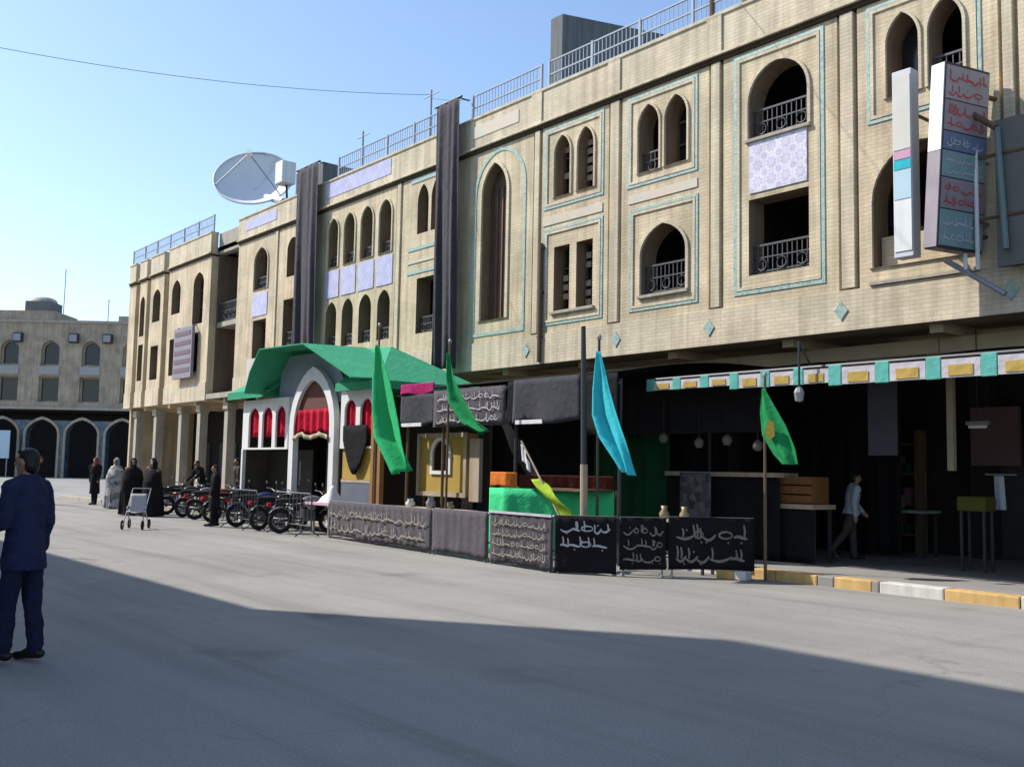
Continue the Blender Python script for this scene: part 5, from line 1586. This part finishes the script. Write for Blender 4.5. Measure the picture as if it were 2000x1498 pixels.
def person(label, loc, heading, H=1.74, legs=((5, 3), (-5, 3)), arms=((8, 12, 6), (-8, 12, 6)), lean=0, top=None, bottom=None, coat=.80,
           chador=None, hair=True, skin=None, voxel=.014, group=None, headturn=0, shoes=True, fingers=True, scarf=None):
    t = thing('person', label, 'person', loc, heading, group)
    s = H / 1.75
    J = {}
    low = 9
    for i, sd_ in enumerate((-1, 1)):
        sw, kn = R(legs[i][0]), R(legs[i][1])
        hip = Vector((sd_ * .092, 0, .92))
        knee = hip + Vector((0, math.sin(sw), -math.cos(sw))) * .43
        ank = knee + Vector((0, math.sin(sw - kn), -math.cos(sw - kn))) * .41
        fa = sw - kn
        toe = ank + Vector((sd_ * .02, math.cos(fa) * .17, -.055 + math.sin(fa) * .15))
        heel = ank + Vector((0, -.045, -.05))
        J[sd_] = dict(hip=hip, knee=knee, ank=ank, toe=toe, heel=heel)
        low = min(low, toe.z - .03, heel.z - .032)
    ln = R(lean)
    def up_(v): return rotx(Vector(v) - Vector((0, 0, .95)), ln) + Vector((0, 0, .95))
    for i, sd_ in enumerate((-1, 1)):
        sw, el, out = (R(q) for q in arms[i])
        sh = up_((sd_ * .185, 0, 1.42))
        e = sh + Vector((sd_ * math.sin(out), math.sin(sw), -math.cos(sw) * math.cos(out))).normalized() * .29
        wv = Vector((sd_ * math.sin(out) * .4, math.sin(sw + el), -math.cos(sw + el))).normalized()
        wr = e + wv * .25
        J[sd_].update(sh=sh, el=e, wr=wr, wd=wv)
    off = Vector((0, 0, -low))
    def tr(v): return (Vector(v) + off) * s
    for sd_ in (-1, 1):
        for k_ in list(J[sd_]):
            if k_ != 'wd': J[sd_][k_] = tr(J[sd_][k_])
    def T(v): return tr(up_(v))
    sk = skin or SKIN
    b_ = MB()
    # torso, neck, head
    b_.tube([T((0, 0, .88)), T((0, 0, 1.0)), T((0, .0, 1.15)), T((0, -.005, 1.32)), T((0, -.01, 1.44)), T((0, 0, 1.5))], [q * s for q in (.10, .118, .105, .12, .095, .055)], 14)
    b_.cap(J[-1]['sh'], J[1]['sh'], .06 * s, .06 * s)
    b_.cap(T((0, -.005, 1.46)), T((0, .012, 1.57)), .052 * s, .05 * s)
    hc = T((0, .022, 1.635))
    b_.ell(hc, .073 * s, .092 * s, .105 * s, 16, 12)
    b_.ell(hc + Vector((0, .03, -.055)) * s, .052 * s, .058 * s, .055 * s)
    b_.cap(hc + Vector((0, .088, .012)) * s, hc + Vector((0, .112, -.026)) * s, .011 * s, .016 * s, 8)
    b_.cap(hc + Vector((-.035, .076, .026)) * s, hc + Vector((.035, .076, .026)) * s, .014 * s, .014 * s, 8)
    b_.cap(hc + Vector((-.018, .083, -.052)) * s, hc + Vector((.018, .083, -.052)) * s, .010 * s, .010 * s, 8)
    for sd_ in (-1, 1): b_.ell(hc + Vector((sd_ * .075, -.005, -.005)) * s, .012 * s, .022 * s, .032 * s, 8, 6)
    for sd_ in (-1, 1):
        j = J[sd_]
        b_.cap(j['hip'], j['knee'], .082 * s, .055 * s)
        b_.cap(j['knee'], j['knee'].lerp(j['ank'], .35), .054 * s, .056 * s)
        b_.cap(j['knee'].lerp(j['ank'], .35), j['ank'], .055 * s, .036 * s)
        b_.cap(j['heel'], j['toe'], .034 * s, .03 * s)
        b_.cap(j['ank'], j['toe'].lerp(j['ank'], .4), .038 * s, .034 * s)
        b_.cap(j['sh'], j['el'], .052 * s, .04 * s)
        b_.cap(j['el'], j['wr'], .04 * s, .027 * s)
        d = j['wd']
        side = Vector((1, 0, 0))
        side = (side - d * side.dot(d)).normalized()
        nrm = d.cross(side)
        pc = j['wr'] + d * .05 * s
        b_.cap(j['wr'] + d * .02 * s - nrm * .02 * s, j['wr'] + d * .085 * s - nrm * .022 * s, .022 * s, .02 * s, 8)
        b_.cap(j['wr'] + d * .02 * s + nrm * .02 * s, j['wr'] + d * .085 * s + nrm * .022 * s, .022 * s, .02 * s, 8)
        if fingers:
            for q, L in enumerate((.066, .078, .072, .056)):
                o_ = nrm * (.033 - q * .022) * s
                r0_ = .0088 * s
                k0 = j['wr'] + d * .095 * s + o_
                k1 = k0 + (d * .9 - side * sd_ * .25).normalized() * L * .5 * s
                k2 = k1 + (d * .6 - side * sd_ * .6).normalized() * L * .55 * s
                b_.cap(k0 - d * .02 * s, k1, r0_ * 1.1, r0_, 6)
                b_.cap(k1, k2, r0_, r0_ * .85, 6)
            k0 = j['wr'] + d * .035 * s + nrm * .035 * s
            k1 = k0 + (d * .7 + nrm * .6).normalized() * .04 * s
            k2 = k1 + (d * .95 + nrm * .1).normalized() * .03 * s
            b_.cap(k0, k1, .012 * s, .0105 * s, 6)
            b_.cap(k1, k2, .0105 * s, .009 * s, 6)
    blob(b_, 'body', sk, t, voxel, 4)
    for sd_ in (-1, 1):
        MB().ell(hc + Vector((sd_ * .031, .083, .008)) * s, .011 * s, .008 * s, .008 * s, 8, 6).build('eye', HAIR, t, smooth=True)
    MB().ell(hc + Vector((0, .091, -.052)) * s, .022 * s, .006 * s, .006 * s, 8, 6).build('mouth', plain('lip', (.22, .09, .08), .5) if 'lip' not in MATS else MATS['lip'], t, smooth=True)
    if hair:
        h_ = MB().ell(hc + Vector((0, -.020, .028)) * s, .079 * s, .089 * s, .089 * s, 16, 12)
        h_.ell(hc + Vector((0, -.05, -.03)) * s, .074 * s, .055 * s, .08 * s, 14, 10)
        h_.cap(hc + Vector((-.04, .05, .082)) * s, hc + Vector((.04, .05, .082)) * s, .018 * s, .018 * s)
        blob(h_, 'hair', HAIR, t, max(voxel * .8, .009), 3)
    if scarf:
        h_ = MB().ell(hc + Vector((0, -.02, .015)) * s, .096 * s, .104 * s, .118 * s, 16, 12)
        h_.cap(hc + Vector((0, -.02, -.07)) * s, T((0, -.01, 1.42)), .085 * s, .13 * s)
        blob(h_, 'headscarf', scarf, t, voxel, 3)
    if bottom:
        q_ = MB()
        q_.tube([T((0, 0, .86)), T((0, 0, .94)), T((0, 0, 1.02))], [q * s for q in (.13, .138, .125)], 14)
        for sd_ in (-1, 1):
            j = J[sd_]
            q_.cap(j['hip'] + Vector((0, 0, .02)), j['knee'], .105 * s, .078 * s)
            q_.cap(j['knee'], j['ank'] + (j['knee'] - j['ank']).normalized() * .02 * s, .077 * s, .067 * s)
            q_.cap(j['ank'] + (j['knee'] - j['ank']).normalized() * .05 * s, j['ank'] + Vector((0, .012, -.004)) * s, .066 * s, .064 * s)
        blob(q_, 'trousers', bottom, t, voxel, 4, .028)
    if shoes:
        for sd_ in (-1, 1):
            j = J[sd_]
            q_ = MB().cap(j['heel'] + Vector((0, 0, .006)), j['toe'] + Vector((0, .03, .004)) * s, .043 * s, .036 * s)
            q_.cap(j['ank'] + Vector((0, 0, -.02)), j['toe'].lerp(j['ank'], .45), .05 * s, .042 * s)
            blob(q_, 'shoe', SHOEM, t, min(voxel, .012), 2)
    if top:
        q_ = MB()
        q_.loft([], 4) if False else None
        secs = [(coat, .20, .165), (coat + .08, .195, .158), (1.0, .178, .142), (1.15, .17, .13), (1.3, .195, .138), (1.4, .19, .124), (1.47, .12, .098), (1.525, .078, .078)]
        k0 = len(q_.v); n = 20
        for z_, rx, ry in secs:
            for a in range(n):
                an = 2 * math.pi * a / n
                q_.v.append(T((rx * math.cos(an), ry * math.sin(an) - .005, z_)))
        for i in range(len(secs) - 1):
            for a in range(n):
                c_, d_ = k0 + i * n + a, k0 + i * n + (a + 1) % n
                q_.f.append([c_, d_, d_ + n, c_ + n])
        q_.f.append([k0 + a for a in reversed(range(n))])
        q_.f.append([k0 + (len(secs) - 1) * n + a for a in range(n)])
        for sd_ in (-1, 1):
            j = J[sd_]
            q_.cap(j['sh'] + Vector((sd_ * .005, 0, -.005)), j['el'], .083 * s, .066 * s)
            q_.cap(j['sh'], T((0, -.01, 1.44)), .08 * s, .088 * s)
            q_.cap(j['el'], j['wr'] - j['wd'] * .005 * s, .064 * s, .05 * s)
        blob(q_, 'jacket' if coat < .85 else 'shirt', top, t, voxel, 5, .03)
        if coat < .8 and voxel < .01:
            blob(MB().torus(T((0, -.004, 1.505)), (0, .25, 1), .062 * s, .016 * s, 18, 6), 'collar', top, t, voxel, 2)
    if chador:
        q_ = MB()
        q_.loft([((.03) * s, 0, 0, .37 * s, .33 * s), (.3 * s, 0, 0, .36 * s, .31 * s), (.8 * s, 0, .02, .345 * s, .28 * s), (1.1 * s, 0, .04, .325 * s, .26 * s), (1.36 * s, 0, 0, .28 * s, .19 * s),
                 (1.48 * s, 0, -.005, .17 * s, .14 * s)], 20)
        c0 = Vector((0, .005 * s, 1.64 * s)) if not lean else hc + Vector((0, -.02, .0)) * s
        q_.ell(c0 + Vector((0, -.01, .015)) * s, .105 * s, .108 * s, .135 * s, 16, 12)
        q_.cap(c0 + Vector((0, -.02, -.08)) * s, Vector((0, -.01, 1.43)) * s, .095 * s, .13 * s)
        for k in range(9):                  # hanging folds
            a = k * 2 * math.pi / 9 + .3
            q_.tube([(.27 * s * math.cos(a), .18 * s * math.sin(a), 1.3 * s), (.345 * s * math.cos(a), .28 * s * math.sin(a), .7 * s), (.37 * s * math.cos(a + .1), .33 * s * math.sin(a + .1), .03 * s)], [.015, .03, .045], 7)
        blob(q_, 'chador', chador, t, voxel, 4)
    return t

def facing(dx, dy): return math.atan2(dy, dx) - math.pi / 2
LEFT = -R0                                   # towards picture left
RIGHT = R0
person('man in a long blue jacket and navy trousers walking left at the left edge', (-8.86, 2.16, 0), facing(-.78, -.62), 1.70,
       legs=((7, 4), (-5, 3)), arms=((6, 62, 7), (-8, 18, 6)), top=BLUEJ, bottom=NAVY, coat=.74, voxel=.0085)
person('man in a pale shirt and brown trousers striding along the pavement under the awning', (-10.2, 16.4, .15), facing(RIGHT.x, RIGHT.y), 1.58,
       legs=((6, 2), (-24, 16)), arms=((14, 30, 5), (-14, 20, 5)), lean=6, top=PALESHIRT, bottom=BROWNT, coat=.9, voxel=.013)
person('person in dark clothes with a reddish headscarf standing left of the women', (-40.7, 12.34, 0), facing(.6, -.8), 1.82, top=CHADOR, bottom=CHADOR, coat=.4, hair=False, scarf=plain('red_scarf', (.26, .05, .06), .9), voxel=.02, fingers=False)
person('tall woman wrapped in a black chador at the right of the group of women', (-32.3, 10.95, 0), facing(.9, -.3), 1.78, chador=CHADOR, hair=False, voxel=.016, fingers=False)
person('second woman in a black chador close behind the tall one', (-32.9, 11.8, 0), facing(.5, -1), 1.80, chador=CHADOR, hair=False, voxel=.018, fingers=False)
person('third woman in a black chador, between the other two in black', (-31.3, 11.25, 0), facing(.3, -1), 1.72, chador=CHADOR, hair=False, voxel=.018, fingers=False)
person('woman in a grey and white checked wrap at the left of the group', (-37.2, 12.0, 0), facing(.5, -.8), 1.80, chador=PATTERN, hair=False, voxel=.02, fingers=False)
person('person in dark clothes partly hidden behind the man in blue', (-41.4, 10.5, 0), facing(.7, -.7), 1.82, top=CHADOR, bottom=NAVY, coat=.7, voxel=.016, fingers=False)
person('standing person in black among the parked motorcycles', (-25.6, 10.85, 0), facing(-.3, -1), 1.62, top=CHADOR, bottom=CHADOR, coat=.45, voxel=.018, fingers=False)
person('person in dark clothes standing behind the parked motorcycles on the left', (-30.4, 13.6, .15), facing(0, -1), 1.7, top=BROWNT, bottom=CHADOR, coat=.8, voxel=.02, fingers=False)

person('person in a dark brown jacket leaning over the left motorcycles', (-33.4, 13.7, .15), facing(.2, -1), 1.68, legs=((2, 2), (8, 12)), arms=((35, 25, 6), (25, 30, 6)), lean=22, top=CHADOR, bottom=NAVY, coat=.82, voxel=.02, fingers=False)
person('person in black standing between the motorcycles and the pavilion wing', (-27.9, 13.3, .15), facing(-.5, -.8), 1.66, top=NAVY, bottom=CHADOR, coat=.8, voxel=.02, fingers=False)
# pushchair beside the women
def pushchair():
    t = thing('pushchair', 'pale grey pushchair standing in front of the women in black', 'pushchair', (-25.4, 8.75, 0), facing(.8, -.5))
    f_ = MB()
    for s in (-.22, .22):
        f_.tube([(s, .38, .12), (s, -.1, .62), (s, -.45, 1.0)], .014, 6)
        f_.tube([(s, -.32, .12), (s, .12, .55)], .014, 6)
    f_.tube([(-.22, -.45, 1.0), (.22, -.45, 1.0)], .018, 6)
    f_.build('frame', METAL, t)
    MB().grid(lambda u, v: (-.2 + .4 * u, .2 - .42 * v if v < .5 else -.01 - .3 * (v - .5), .42 + .02 * math.cos(6 * u) if v < .5 else .42 + .9 * (v - .5)), 6, 12).build('seat', plain('pale_grey_fabric', (.42, .42, .45), .9), t, smooth=True, solid=.02)
    for s in (-.24, .24):
        for yy in (.38, -.32):
            MB().torus((s, yy, .12), (1, 0, 0), .10, .022, 14, 6).build('wheel', RUBBER, t, smooth=True)
pushchair()

# small coloured kerb-side litter: yellow block by the barrier end
t = thing('yellow_block', 'short yellow and white painted concrete block on the road by the barrier end', 'kerb block', (-9.95, 12.75, 0), R(10))
MB().box(-.3, 0, -.1, .1, 0, .14).build('yellow_end', ORANGEP, t, bevel=.02)
MB().box(.004, .22, -.1, .1, 0, .14).build('white_end', KWHITE, t, bevel=.02)
